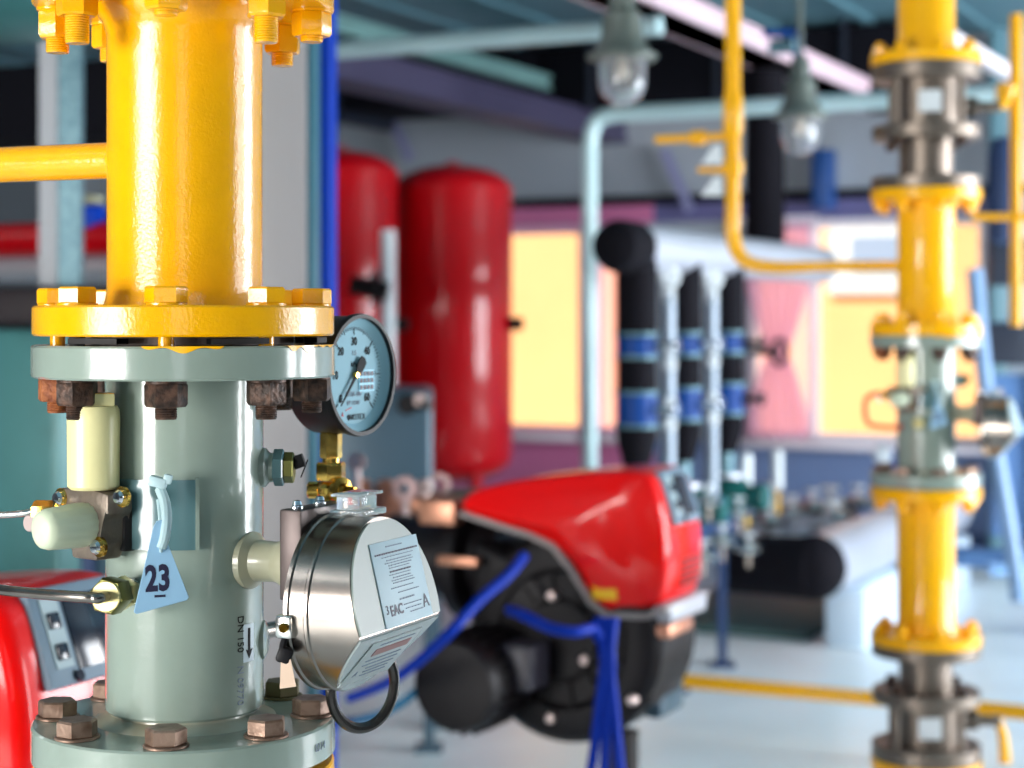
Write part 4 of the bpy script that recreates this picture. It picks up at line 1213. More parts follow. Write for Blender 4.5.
    for a in range(0, 360, 15):
        mb.box((r_ + .004, 0, 0.09), (0.014, 0.004, 0.14), MBp @ Tz(c2.x, c2.y, 0) @ Matrix.Rotation(R(a), 4, 'Z'))
    mb.build('cooling_fins', black_metal, mo)
    mb = MB(); c5 = Vector(bl(535, 660)); mb.box((c5.x, c5.y, 0.06), (0.09, 0.11, 0.11), MBp, bev=0.012); mb.build('terminal_box', mat('dark_grey_plastic', srgb(52, 48, 58), 0.35), bn)
    # flange neck to the boiler
    f = Vector(bl(440, 565)); mb = MB()
    Mn_ = MBp @ Tz(f.x, f.y, -0.14) @ Matrix.Rotation(R(90), 4, 'Y')
    mb.lathe([(0, -0.22), (0.10, -0.22), (0.10, -0.02), (0.15, 0.0), (0.15, 0.035), (0.10, 0.05), (0.10, 0.12), (0, 0.12)], Mn_, 48); mb.build('burner_neck', black_metal, bn)
    mb = MB(); g = Vector(bl(436, 513)); mb.box((g.x, g.y, -0.06), (0.10, 0.06, 0.12), MBp, bev=0.006); mb.build('mounting_lug', copper, bn)
    mb = MB(); g = Vector(bl(463, 560)); mb.box((g.x, g.y, 0.02), (0.11, 0.022, 0.03), MBp, bev=0.004); mb.build('linkage_bar', copper, bn)
    # support
    mb = MB(); g = Vector(bl(600, 755)); mb.box((g.x, g.y - .12, -0.14), (0.06, 0.30, 0.06), MBp); gb_ = (MBp @ Vector((g.x, g.y, -0.14)))
    mb.build('support_leg', black_metal, bn)
    return mo
burner_parts(bn)
# pipe work above the neck, with pale washers
for (px, py, r_, Z_) in ((405, 489, 0.034, 4.9), (440, 484, 0.030, 5.0), (357, 462, 0.022, 4.9)):
    t = thing('round_hand_nut', at(px, py + 10, Z_), 'pale round ring nut %s' % {405: 'above the stainless housing, nearest the gauge valve', 440: 'at the foot of the red tank, next to the burner hood', 357: 'close behind the brass gauge stem'}[px], 'ring nut', 'ring nuts on the burner flange')
    mb = MB(); mb.lathe([(r_ * .45, -.012), (r_, -.012), (r_ * 1.05, 0), (r_, .012), (r_ * .45, .012), (r_ * .45, -.012)], axis_matrix(at(px, py, Z_), Vector((-.2, -1, 0.1))), 28); mb.build('ring', mat('dull_pink_steel', srgb(168, 138, 136), .45, .5), t)
    mb = MB(); mb.cyl(0.010, 0, r_ + .09, axis_matrix(at(px, py, Z_) + Vector((0, 0.0, -r_ * .9)), Vector((0, 0, -1))), 12); mb.build('shank', pinkish, t)
fm = thing('copper_pipe_manifold', at(390, 520, 4.95), 'brown copper pipework running behind the stainless housing to the burner', 'pipe')
mb = MB(); mb.tube([at(330, 500, 5.0), at(400, 503, 4.95), at(470, 508, 4.9)], 0.030, 14, 4); mb.build('pipe', copper, fm)
mb = MB(); mb.tube([at(345, 520, 5.05), at(420, 515, 4.98), at(470, 500, 4.95)], 0.022, 14, 4); mb.build('lower_pipe', black_metal, fm)
for px in (362, 385, 425):
    mb = MB(); c = at(px, 498, 4.93); mb.cyl(0.018, -0.05, 0.05, Tz(*c), 14); mb.hexa(0.026, 0.02, 0.045, Tz(*c)); mb.build('union', copper if px != 425 else pinkish, fm)
mb = MB(); mb.box(tuple(at(455, 495, 5.1)), (0.26, 0.10, 0.03), bev=0.01); mb.build('olive_plate', mat('olive_grey_plate', srgb(110, 104, 92), 0.4), fm)

# second burner of the row, further left and nearer, shown only by its hood and panel
copy_tree(bn, -B * 2.12 - A * 0.062 + Vector((0, 0, 0.0)), 'red burner hood with grey control panel behind the lower edge of the large spool')

# blue cables
def cable(pts, r, label, name='blue_cable', m_=blue_cable):
    t = thing(name, pts[-1], label, 'cable')
    mb = MB(); mb.tube(pts, r, 12, 8); mb.build('cable_run', m_, t)
cz_ = 3.95
cable([at(524, 556, 4.12), at(508, 576, 4.05), at(480, 600, 3.98), at(448, 634, 3.9), at(415, 664, 3.95), at(385, 684, 4.1), at(350, 698, 4.5)], 0.0125, 'thick blue cable sweeping down from the red hood past the stainless housing')
cable([at(424, 685, 4.3), at(400, 704, 4.3), at(375, 716, 4.5), at(345, 722, 4.8)], 0.011, 'dark teal cable low behind the strap loop', m_=mat('teal_cable_rubber', srgb(30, 110, 150), 0.4))
cable([at(510, 610, 4.12), at(525, 616, 4.02), at(550, 628, 3.98), at(575, 632, 3.98), at(592, 629, 4.02), at(600, 640, 4.02)], 0.0125, 'blue cable drooping along the black fan body under the red hood')
for (x0, x1, x2, x3, s) in ((598, 604, 594, 588, 'the strand nearest the fan body'), (606, 611, 605, 604, 'the middle strand of three'), (614, 610, 618, 623, 'the strand nearest the pale bumper')):
    cable([at(x0, 618, 4.05), at(x1, 660, 4.02), at((x1 + x2) / 2, 705, 4.02), at(x2, 750, 4.02), at(x3, 800, 4.02), at(x3 + 3, 875, 4.05), at(x3 + 6, 935, 4.1) * 1.0], 0.0115, 'blue cable hanging under the red hood, ' + s)

# ------------------------------------------------------------------ insulated header with three valve drops
u0 = at(616, 246, 6.5)
def hd(u): return u0 + B * u
hdz = thing('insulated_header_pipe', hd(0.8), 'silver clad header pipe with black end cap above the three valve drops', 'pipe')
mb = MB(); mb.cyl(0.088, 0.03, 2.6, axis_matrix(u0, B), 40); mb.build('cladding', silver, hdz)
mb = MB(); mb.lathe([(0, -0.05), (0.05, -0.045), (0.085, -0.02), (0.097, 0.02), (0.097, 0.16), (0.08, 0.17), (0, 0.17)], axis_matrix(u0, B), 40); mb.build('end_cap', black_rough, hdz)
us = [0.20, 0.68, 1.20]
names = ['nearest the vertical grey pipe', 'in the middle', 'nearest the curtained window']
for i, u in enumerate(us):
    c = hd(u); x, y = c.x, c.y; Zd = y; kz = Zd / FOC
    t = thing('valve_drop', (x, y, 0), 'black insulated pipe drop with blue valve bands, the one %s' % names[i], 'pipe with valves', 'insulated drops under the header')
    rr_ = 0.076
    T_ = Tz(x, y, H)
    zt_ = c.z - H
    zb1, zb2, zb3 = -0.095, -0.33, -0.555
    mb = MB(); mb.cyl(rr_, zb1 + .03, zt_ - .01, T_, 32); mb.build('upper_insulation', black_rough, t)
    for zc_, m_ in ((zb1, 'upper'), (zb2, 'lower')):
        h_ = 0.042 if m_ == 'upper' else 0.062
        mb = MB(); mb.cyl(rr_ * .98, zc_ - h_, zc_ + h_, T_, 32); v_ = mb.build('valve_body', blue_band, t)
        for s_ in (-1, 1):
            mb = MB(); mb.cyl(rr_ * 1.12, zc_ + s_ * h_ - .007, zc_ + s_ * h_ + .007, T_, 32, ch=.003); mb.build('flange', galv, v_)
        d_ = Vector((0.9, -0.43, 0)).normalized()
        mb = MB(); mb.cyl(0.014, rr_, rr_ + .075, axis_matrix((x, y, H + zc_), d_), 14); mb.cyl(0.030, rr_ + .075, rr_ + .088, axis_matrix((x, y, H + zc_), d_), 20, ch=.003)
        mb.build('handle', chrome if i < 2 else black_metal, v_)
    mb = MB(); mb.cyl(rr_ * .96, zb2 + .06, zb1 - .05, T_, 32); mb.build('middle_insulation', black_rough, t)
    mb = MB(); mb.lathe([(0, zb2 - .06), (rr_ * 1.0, zb2 - .07), (rr_ * .98, zb2 - .12), (rr_ * .62, zb3), (0, zb3)], T_, 32); mb.build('cone_insulation', black_rough, t)
    mb = MB(); mb.cyl(0.035, -.84, zb3 + .01, T_, 20); mb.build('lower_pipe', galv, t)
    # pump at the foot
    z_ = -0.74
    mb = MB(); mb.lathe([(0, -.09), (0.07, -.085), (0.085, -.05), (0.085, .05), (0.07, .085), (0, .09)], axis_matrix((x, y, H + z_), d_), 28); mb.cyl(0.055, 0.08, 0.18, axis_matrix((x, y, H + z_), d_), 24, ch=.008); pu = mb.build('pump', green_m, t)
    for zf in (-0.80, -0.66):
        mb = MB(); mb.cyl(0.075, zf, zf + .015, T_, 24); mb.build('pump_flange', silver, pu)
# bright silver risers between the drops
for i, u in enumerate((0.47, 0.96)):
    c = hd(u) + A * 0.02
    t = thing('silver_riser_pipe', (c.x, c.y, 0), 'slim silver riser pipe with white cap, %s gap between the black drops' % ('in the near' if i == 0 else 'in the far'), 'pipe')
    mb = MB(); mb.cyl(0.029, H - .86, H + 0.10, Tz(c.x, c.y, 0), 20); mb.build('pipe', mat('dull_silver', srgb(150, 162, 176), .45, .4), t)
    mb = MB(); mb.lathe([(0, -.03), (0.035, -.028), (0.045, 0), (0.035, .028), (0, .03)], axis_matrix((c.x, c.y - .03, H + 0.165), (0, -1, 0)), 24); mb.box((c.x, c.y, H + .12), (.05, .05, .10), bev=.008); mb.build('cap', white_m, t)
    for zz_ in (-0.11, -0.17, -0.32, -0.40):
        mb = MB(); mb.lathe([(0, 0), (0.026, 0), (0.028, .015), (0.018, .03), (0, .03)], axis_matrix((c.x, c.y - .025, H + zz_), (0.1, -1, 0.1)), 20); mb.build('gauge_button', white_m, t)
mf_ = thing('dark_manifold', (hd(.7).x, hd(.7).y, 0), 'dark low manifold pipe on thin legs under the three black drops', 'manifold')
mb = MB(); pm = hd(-.05); pm.z = H - .85; mb.cyl(0.06, 0, 1.3, axis_matrix(pm, B), 24, ch=.01); mb.build('manifold_pipe', darkblue, mf_)
for u in (0.0, .6, 1.15):
    c = hd(u); mb = MB(); mb.box((c.x, c.y, (H - .90) / 2), (.035, .035, H - .90)); mb.box((c.x, c.y, .008), (.10, .10, .016)); mb.build('leg', darkblue, mf_)
hw = thing('black_handwheel', at(778, 352, 7.9), 'small black handwheel against the curtained window', 'handwheel')
mb = MB(); c = at(780, 352, 7.9)
pts = [c + Vector((0.02 * math.cos(t_), 0.01, 0.0)) + Vector((0.055 * math.cos(t_) * .35, 0.05 * math.cos(t_), 0.055 * math.sin(t_))) for t_ in [2 * math.pi * i / 12 for i in range(12)]]
mb.tube(pts, 0.012, 10, 4, closed=True); mb.build('rim', black_metal, hw)
mb = MB(); mb.cyl(0.016, 0, 0.26, axis_matrix(c, hd(1.34) - c + Vector((0, 0, -.1 + c.z - hd(1.34).z + .06)) if False else Vector((-1, -.2, 0))), 12); mb.build('spindle', black_metal, hw)

# light pipe rising with a bend, running to the right
lp = thing('pale_conduit_pipe', at(590, 470, 8.4), 'pale teal painted pipe rising and bending level under the ceiling', 'pipe')
k8 = 8.4
c0_ = at(590, 320, k8)
zH = H + (320 - 116) * k8 / FOC
e_ = c0_ + A * 1.46
mb = MB(); mb.tube([(c0_.x, c0_.y, 0), (c0_.x, c0_.y, zH - .25), (c0_.x, c0_.y, zH - .13)] , 0.038, 20, 1)
a_ = Vector((c0_.x, c0_.y, zH))
mb.tube([a_ + Vector((0, 0, -.14)), a_ + A * .01 + Vector((0, 0, -.07)), a_ + A * .045 + Vector((0, 0, -.02)), a_ + A * .12, a_ + A * .3, a_ + A * 1.9], 0.038, 20, 8); mb.build('pipe', pipe_teal, lp)
lq = at(500, 38, 7.0)
l2 = thing('pale_ceiling_pipe', lq, 'straight pale pipe close under the ceiling, ending beside the nearer hanging lamp', 'pipe')
s_ = on_plane(660, 30, lq); s_.z = lq.z
mb = MB(); mb.tube([s_, lq, s_ - A * 2.6], 0.036, 20, 1); mb.build('pipe', pipe_teal, l2)
# vertical dark pipe behind the thin yellow one and blue valve
bk_ = thing('black_insulated_riser', at(765, 170, 8.9), 'fat black insulated riser behind the thin bent yellow pipe', 'pipe')
c = at(765, 320, 9.0); mb = MB(); mb.cyl(0.10, 0.0 + H + 0.3, H + 1.3, Tz(c.x, c.y, 0), 28); mb.build('insulation', black_rough, bk_)
bv = thing('blue_ceiling_valve', at(790, 36, 6.9), 'small blue valve lever under the ceiling above the farther lamp', 'valve')
mb = MB(); mb.box(tuple(at(780, 33, 6.9)), (0.13, 0.03, 0.03), bev=.006); mb.box(tuple(at(797, 42, 6.9)), (0.045, 0.03, 0.10), bev=.006); mb.build('lever', blue_band, bv)
mb = MB(); mb.cyl(0.03, -0.05, 0.05, axis_matrix(at(783, 46, 6.9), A), 16); mb.build('body', galv, bv)
# diagonal braces on the far wall
for (x0, y0, x1, y1, lab_) in ((392, 120, 410, 160, 'slim lilac diagonal brace high on the wall above the red tanks'), (664, 150, 690, 210, 'slim lilac diagonal brace on the wall under the drain cock'),):
    t = thing('diagonal_brace', at(x1, y1, 11), lab_, 'brace', 'diagonal wall braces')
    p, q_ = on_plane(x0, y0, room(0, B1 - .08)), on_plane(x1, y1, room(0, B1 - .08))
    mb = MB(); d = q_ - p; mb.box((0, 0, d.length / 2), (0.05, 0.05, d.length), axis_matrix(p, d)); mb.build('bar', mat('lilac_bar', srgb(130, 132, 170), 0.4), t)
for (x0, w, y0, y1, c_) in ((824, 16, 150, 210, srgb(30, 70, 130)),):
    t = thing('blue_wall_box', on_plane(x0, y1, room(0, B1 - .1)), 'narrow blue box on the far wall above the window', 'box')
    p, q_ = on_plane(x0, y0, room(0, B1 - .1)), on_plane(x0, y1, room(0, B1 - .1))
    mb = MB(); mb.box((0, 0, 0), (0.11, 0.18, p.z - q_.z), Tz(*((p + q_) / 2)) @ Matrix.Rotation(ROT_ROOM, 4, 'Z'), bev=.008); mb.build('casing', mat('mid_blue', srgb(30, 70, 130), .4), t)
# curtain gathered in its middle
cu_ = thing('pink_curtain', room(wall_a(788), B1 - .15, WZ0), 'pale pink curtain gathered at its middle in the far window', 'curtain')
mb = MB(); rows = []
ca, cb = wall_a(752), wall_a(815)
NR, NC = 28, 40
for j in range(NR + 1):
    z = WZ0 + 0.02 + (WZ1 - WZ0 - 0.04) * j / NR
    pinch = 0.28 + 0.72 * min(1.0, abs(z - (H - .20)) / 0.40) ** 0.8
    mid = (ca + cb) / 2
    row = []
    for i in range(NC + 1):
        t_ = i / NC
        a_x = mid + (t_ - .5) * (cb - ca) * pinch
        row.append(mb.bm.verts.new(room(a_x, B1 - .12 + 0.025 * math.sin(t_ * math.pi * 12), z)))
    rows.append(row)
for a, b in zip(rows, rows[1:]):
    for i in range(NC): mb.bm.faces.new((a[i], a[i + 1], b[i + 1], b[i]))
co = mb.build('cloth', curtain_m, cu_, angle=80); so_ = co.modifiers.new('thick', 'SOLIDIFY'); so_.thickness = 0.004
mb = MB(); mb.cyl(0.012, 0, cb - ca + .1, axis_matrix(room(ca - .05, B1 - .12, WZ1 + .012), A), 12); mb.build('rod', frame_m, cu_)

# ------------------------------------------------------------------ lamps
def lamp(px, ybot, r, Z, label):
    kz = Z / FOC
    c = at(px, ybot, Z)
    t = thing('hanging_lamp', (c.x, c.y, c.z), label, 'lamp')
    R_ = r * kz; T_ = Tz(c.x, c.y, c.z)
    L = 1.9 * R_
    mb = MB(); pr = []
    for i in range(9):
        a = math.pi / 2 * i / 8; pr.append((R_ * math.sin(a), R_ * (1 - math.cos(a))))
    pr += [(R_ * 1.02, L), (R_ * 1.02, L * 1.05)]
    inn = [(R_ * .95, L * 1.05)] + [(x * .94, y + R_ * .05) for x, y in reversed(pr[1:9])] + [(0, R_ * .06)]
    mb.lathe(pr + inn, T_, 40); g = mb.build('glass_globe', glassm, t)
    mb = MB(); mb.lathe([(0, L * .55), (R_ * .28, L * .58), (R_ * .34, L * .75), (R_ * .20, L * .98), (R_ * .2, L * 1.1), (0, L * 1.1)], T_, 24); mb.build('bulb', bulb_m, t)
    mb = MB(); mb.lathe([(0, L * 1.03), (R_ * 1.45, L * 1.03), (R_ * 1.5, L * 1.10), (R_ * 1.15, L * 1.22), (R_ * .85, L * 1.55), (R_ * .80, L * 2.0), (R_ * .55, L * 2.15), (R_ * .50, L * 2.6), (R_ * .30, L * 2.75), (0, L * 2.75)], T_, 40); mb.build('housing', lamp_body, t)
    for a in range(0, 360, 90):
        mb = MB(); mb.box((R_ * 1.25, 0, L * 1.06), (R_ * .3, R_ * .25, R_ * .3), T_ @ Matrix.Rotation(R(a + 20), 4, 'Z'), bev=R_ * .05)
        mb.build('clamp_lug', lamp_body, t)
    mb = MB(); mb.cyl(0.011, L * 2.7, CEIL - c.z, T_, 12); mb.build('rod', lamp_body, t)
lamp(622, 106, 24, 5.4, 'glass globe lamp hanging from the ceiling, the nearer and larger one')
lamp(800, 155, 19, 6.8, 'glass globe lamp hanging from the ceiling, the farther and smaller one')

# ------------------------------------------------------------------ low pipes near the window wall
v0 = at(812, 568, 7.6)
lowp = thing('silver_return_pipe', v0 - Vector((0, 0, .13)), 'fat silver clad return pipe running low towards the far wall', 'pipe')
mb = MB(); mb.cyl(0.130, 0.05, 2.6, axis_matrix(v0, B), 40); mb.build('cladding', silver, lowp)
bl_ = thing('black_insulated_elbow', v0 - Vector((0, 0, .12)), 'fat black insulated pipe end lying low before the silver return pipe', 'pipe')
mb = MB(); mb.lathe([(0, -0.11), (0.07, -.10), (0.12, -.06), (0.138, 0), (0.138, 0.05), (0, 0.05)], axis_matrix(v0, B), 40)
mb.tube([v0 + B * .0, v0 - A * .12, v0 - A * .36], [0.136, 0.13, 0.125], 28, 5); mb.build('insulation', black_rough, bl_)
pl = thing('white_pipe_plinth', room((v0 + B * .6).dot(A), (v0 + B * .6).dot(B), 0), 'pale plinth box on the floor under the silver return pipe', 'plinth')
mb = MB(); aa, bb = v0.dot(A), v0.dot(B)
mb.box((aa + .03, bb + 1.5, (v0.z - .135) / 2), (0.18, 2.2, v0.z - .135), M, bev=.01); mb.build('plinth_block', mat('pale_blue_plinth', srgb(206, 224, 240), .35), pl)
gp = thing('floor_shade_pad', room(-2.8, 8.7, 0), 'low dark teal pad painting the floor shade behind the black insulated elbow', 'plinth')
mb = MB(); mb.box((-2.78, 8.72, .02), (.84, 1.7, .04), M, bev=.006); mb.build('pad', mat('floor_shade_teal', srgb(62, 92, 92), .6), gp)  # shade under the pipework, put in as a dark sheet on the floor
for i, (py, Z_, r_, x0, x1) in enumerate(((508, 9.4, .045, 730, 855), (522, 9.1, .040, 730, 850), (537, 8.9, .045, 700, 840))):
    q_ = at(790, py, Z_); s0_ = on_plane(x0, py, q_); s1_ = on_plane(x1, py, q_); s0_.z = s1_.z = q_.z
    t = thing('low_silver_pipe', q_, 'low silver pipe along the window wall, the %s of three' % ['topmost', 'middle', 'lowest'][i], 'pipe')
    mb = MB(); mb.tube([s0_, q_, s1_], r_, 18, 1); mb.build('pipe', silver, t)
    for px in (x0 + 40, x0 + 100, x0 + 150):
        c = on_plane(px, py, q_); c.z = q_.z
        mb = MB(); mb.lathe([(r_, -.03), (r_ * 1.5, -.025), (r_ * 1.5, .025), (r_, .03)], axis_matrix(c, A), 20); mb.build('flange', silver, t)
        if i < 2:
            mb = MB(); mb.cyl(.016, r_, r_ + .06, Tz(*c), 12); mb.lathe([(0, r_ + .06), (.05, r_ + .06), (.05, r_ + .075), (0, r_ + .08)], Tz(*c), 20); mb.build('handwheel', white_m, t)
for k_, (px, py, Z_) in enumerate(((702, 556, 6.7), (708, 500, 6.9), (722, 540, 6.9), (738, 512, 7.2), (748, 548, 7.3), (768, 520, 8.9), (790, 512, 9.1), (812, 506, 9.2), (836, 516, 9.0), (858, 502, 9.2))):
    c = at(px, py, Z_)
    t = thing('chrome_valve', c, ['small chrome valve low behind the end of the red hood', 'chrome valve at the green pumps, nearest the red hood', 'chrome valve under the middle green pump', 'chrome valve beside the farthest green pump', 'chrome valve just above the start of the black elbow', 'chrome valve at the near end of the low silver pipes', 'chrome valve on the topmost low silver pipe, beside the thermometer', 'chrome valve in the middle of the low silver pipes', 'chrome valve between the low silver pipes and the yellow column', 'chrome valve nearest the yellow column on the low silver pipes'][k_], 'valve', 'chrome valves on the low pipework')
    mb = MB(); rb = .030 if k_ < 5 else .042
    mb.lathe([(0, -rb), (rb * .7, -rb * .8), (rb, 0), (rb * .7, rb * .8), (0, rb)], Tz(*c), 20); mb.cyl(rb * .6, -rb * 1.7, rb * 1.7, axis_matrix(c, A), 16); mb.build('valve_body', steel_b, t)
    mb = MB(); mb.cyl(rb * .2, rb * .8, rb * 1.7, Tz(*c), 10); mb.cyl(rb * .9, rb * 1.7, rb * 2.0, Tz(*c), 18, ch=.003); mb.build('handwheel', white_m, t)
    mb = MB(); mb.cyl(.009, -.08, -rb * .7, Tz(*c), 10); mb.build('stub', steel, t)
for (px, py, h_, Z_, lab_) in ((777, 470, 40, 8.0, 'white thermometer housing upright on the low silver pipes under the far window'), (746, 478, 50, 7.6, 'white thermometer housing beside the farthest black drop')):
    c = at(px, py + h_ / 2, Z_); t = thing('thermometer', c, lab_, 'thermometer')
    mb = MB(); mb.cyl(.026, 0, h_ * Z_ / FOC, Tz(*c), 20, ch=.01); mb.build('housing', white_m, t)
    mb = MB(); mb.cyl(.013, -.10, 0, Tz(*c), 12); mb.build('stem', brass, t)
wk = thing('white_round_button', at(883, 455, 8.8), 'round white cap on a blue base under the far window beside the yellow column', 'cap')
mb = MB(); mb.lathe([(0, 0), (.045, 0), (.045, .03), (.03, .045), (0, .05)], axis_matrix(at(882, 455, 8.8), (0, -1, .1)), 24); mb.build('cap', white_m, wk)
mb = MB(); mb.box(tuple(at(888, 466, 8.9)), (.10, .05, .17), bev=.01); mb.build('base', blue_band, wk)

# ------------------------------------------------------------------ far right: rack, braces, blue pipe
rk = thing('blue_equipment_rack', at(1000, 560, 8.2), 'blue equipment rack with dark panel by the window at the edge', 'rack')
mb = MB()
for px in (1036, 1090):
    c = at(px, 0, 8.3); mb.box((c.x, c.y, 1.0), (.05, .05, 2.0))
for zz_ in (.30, .95, 1.42, 1.75):
    a_, b_ = at(990, 0, 8.3), at(1090, 0, 8.3)
    mb.box(((a_.x + b_.x) / 2, 8.3, zz_), (b_.x - a_.x, .08, .05))
mb.build('frame', mat('pale_blue_steel', srgb(120, 160, 205), .35), rk)
mb = MB(); mb.box(tuple(at(1030, 343, 8.3)), (.42, .10, .20), bev=.01); mb.build('dark_panel', dark_panel, rk)
mb = MB(); mb.box(tuple(at(1030, 262, 8.3)), (.38, .10, .22), bev=.01); mb.build('upper_panel', dark_panel, rk)
mb = MB(); mb.box(tuple(at(1035, 455, 8.35)), (.40, .06, .75), bev=.01); mb.build('back_sheet', mat('blue_sheet', srgb(84, 120, 170), .4), rk)
db = thing('slanting_pale_pipe', at(1010, 560, 7.6), 'pale blue pipe slanting up behind the more distant stainless housing', 'pipe')
mb = MB(); mb.tube([at(975, 270, 7.8), at(985, 380, 7.7), at(1014, 560, 7.6), at(1018, 600, 7.6)], .035, 16, 4); mb.build('pipe', mat('pale_blue_pipe', srgb(124, 154, 190), .35), db)
bp2 = thing('blue_floor_pipe', at(990, 560, 9.0), 'blue pipe running low along the foot of the far wall', 'pipe')
q_ = at(990, 558, 8.6); s0_ = on_plane(930, 558, q_); s1_ = on_plane(1100, 558, q_); s0_.z = s1_.z = q_.z
mb = MB(); mb.tube([s0_, s1_], .05, 20, 1); mb.build('pipe', mat('steel_blue_pipe', srgb(90, 130, 180), .35), bp2)
bc = thing('blue_upright_cylinder', at(1003, 250, 6.6), 'saturated blue upright cylinder behind the thin yellow pipe at the edge', 'cylinder')
c = at(1003, 320, 6.8); mb = MB(); mb.lathe([(0, .28), (.05, .30), (.055, .34), (.055, .62), (.04, .68), (0, .70)], Tz(c.x, c.y, H), 24); mb.build('shell', darkblue, bc)
wd = thing('white_sloping_channel', at(975, 50, 6.4), 'white sloping channel under the ceiling at the edge beside the yellow pipe', 'channel')
zq = 1.0
c1_ = at(932, 28, 1.05 * 1800 / 292); c2_ = at(1016, 78, 1.05 * 1800 / 242)
mb = MB(); d = c2_ - c1_; mb.box((0, 0, d.length / 2), (.05, .05, d.length), axis_matrix(c1_, d)); mb.build('channel', mat('white_channel', srgb(225, 215, 220), .35), wd)
tw = thing('teal_wall_column', at(960, 180, 10), 'slim teal column against the far wall beside the distant column', 'column')
c = room(wall_a(1001), B1 - .12, CEIL / 2); mb = MB(); mb.box(tuple(c), (.10, .10, CEIL), bev=.01); mb.build('shaft', ceil_m, tw)

# ------------------------------------------------------------------ left background
gpst = thing('galvanised_post', at(60, 320, 5.62) + Vector((0, 0, .102)), 'galvanised angle post with a pale edge behind the yellow side branch', 'post')
Zg = 5.62; zg0 = H + 0.102
c = at(71, 320, Zg); mb = MB(); mb.box((c.x, c.y, (CEIL + zg0) / 2), (.068, .05, CEIL - zg0)); mb.build('galvanised_web', galv, gpst)
c = at(50, 320, Zg); mb = MB(); mb.box((c.x, c.y - .01, (CEIL + zg0) / 2), (.056, .03, CEIL - zg0)); mb.build('pale_edge', palepost, gpst)
rpz = thing('red_water_pipe', at(50, 238, 6), 'fat red pipe running level behind the galvanised post', 'pipe')
q_ = at(40, 240, 6.4); s0_ = q_ - A * 1.6; s1_ = q_ + A * .36
mb = MB(); mb.tube([s0_, s1_], .062, 24, 1); mb.build('pipe', redtank, rpz)
rv = thing('blue_red_valve', at(95, 215, 6.2), 'blue valve with red body at the edge of the yellow pipe', 'valve')
mb = MB(); mb.box(tuple(at(92, 218, 6.28)), (.09, .08, .09), bev=.015); mb.build('actuator', blue_paint, rv)
mb = MB(); mb.box(tuple(at(97, 240, 6.28)), (.08, .08, .08), bev=.015); mb.build('body', red, rv)
mb = MB(); mb.lathe([(0, 0), (.05, 0), (.05, .02), (0, .03)], Tz(*at(90, 203, 6.28)), 20); mb.build('handwheel', mat('khaki_wheel', srgb(150, 150, 120), .4), rv)
tbz = thing('teal_boiler', at(10, 600, 5.6), 'large teal boiler casing with dark top band behind the foreground column', 'boiler')
Qb = at(30, 400, 5.4)
def tb_box(px0, px1, py0, py1, m_, nm, depth=0.7, off=0.0):
    a_ = on_plane(px0, py0, Qb + B * off); b_ = on_plane(px1, py1, Qb + B * off)
    mid = (a_ + b_) / 2; ln = (b_ - a_).dot(A)
    mid = mid + B * depth / 2
    mb = MB(); mb.box((mid.dot(A), mid.dot(B), (on_plane(30, py0, Qb + B * off).z + on_plane(30, py1, Qb + B * off).z) / 2), (ln, depth, abs(on_plane(30, py0, Qb + B * off).z - on_plane(30, py1, Qb + B * off).z)), M, bev=.03)
    return mb.build(nm, m_, tbz)
tb_box(-300, 58, 328, 640, tealboiler, 'casing')
tb_box(-300, 118, 286, 326, mat('brown_black_band', srgb(38, 28, 32), .5), 'top_band', .65)
tb_box(58, 86, 328, 640, darkblue, 'corner_duct', .5, .1)
tb_box(86, 115, 328, 640, slate, 'back_duct', .5, .15)
tb_box(-300, 118, 642, 760, slate, 'base_frame', .6, .05)
wp2 = thing('white_clad_pipe', at(40, 270, 6.8), 'whitish clad pipe level just above the dark boiler top', 'pipe')
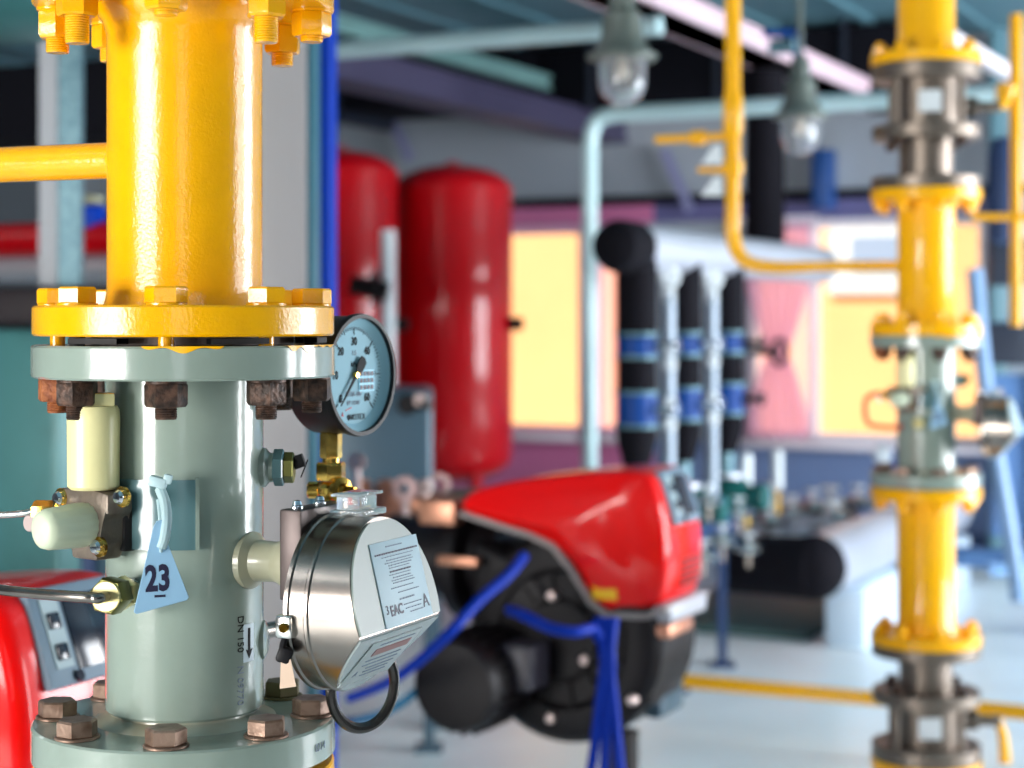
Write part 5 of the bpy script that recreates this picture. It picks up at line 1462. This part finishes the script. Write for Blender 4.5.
q_ = at(30, 268, 6.6); mb = MB(); mb.tube([q_ - A * 1.6, q_ + A * .5], .05, 20, 1); mb.build('pipe', silver, wp2)
td = thing('teal_round_tank', at(-30, 20, 3.4), 'underside of a round teal tank hung at the top corner', 'tank')
c = at(-50, 0, 4.4); mb = MB(); zc_ = (320 - 40) * 4.4 / FOC
mb.lathe([(0, zc_ + .02), (.28, zc_ + .03), (.36, zc_ + .06), (.385, zc_ + .10), (.385, zc_ + .6), (.3, zc_ + .7), (0, zc_ + .72)], Tz(c.x, c.y, H), 56); mb.build('shell', tealboiler, td)
for a in (0, 120, 240):
    mb = MB(); mb.cyl(.015, zc_ + .6, CEIL - H, Tz(c.x + .3 * math.cos(R(a)), c.y + .3 * math.sin(R(a)), H), 12); mb.build('hanger', galv, td)
dp = thing('dark_corner_duct', at(95, 100, 7), 'dark wrapped duct high behind the foreground yellow pipe', 'duct')
q_ = at(40, 110, 7.4); mb = MB(); mb.box((q_.dot(A) - .3, q_.dot(B), q_.z), (2.0, .5, .30), M, bev=.03); mb.build('duct_casing', dark_duct, dp)

# unseen ceiling battens, added as fill to lift the shadows
for i, (a, b) in enumerate(((-2.6, -0.6), (1.6, -0.6), (-6.4, 3.0), (-6.4, 6.6))):
    t = thing('fill_batten_light', room(a, b, CEIL - .08), 'unseen white ceiling batten added as fill light near the ' + ('rear wall above the big window', 'rear wall above the narrow window', 'middle of the blank wall', 'far end of the blank wall')[i], 'added fill light', 'added fill battens')
    mb = MB(); mb.box((a, b, CEIL - .03), (.16, 1.3, .06), M, bev=.01); mb.build('casing', white_m, t)  # casing of the added, unseen fill batten
    mb = MB(); mb.box((a, b, CEIL - .07), (.11, 1.24, .03), M, bev=.012); mb.build('fill_batten_diffuser', mat('fill_diffuser', (1, 1, 1, 1), .4, emis=(0.92, 0.97, 1, 1), estr=4.0), t)
    l_ = add_light('fill_batten_lamp', 'AREA', room(a, b, CEIL - .10), Vector((0, 0, -1)), 9, (0.93, 0.97, 1.0), 0.12, 1.2)
    l_.rotation_euler = (0, 0, ROT_ROOM)
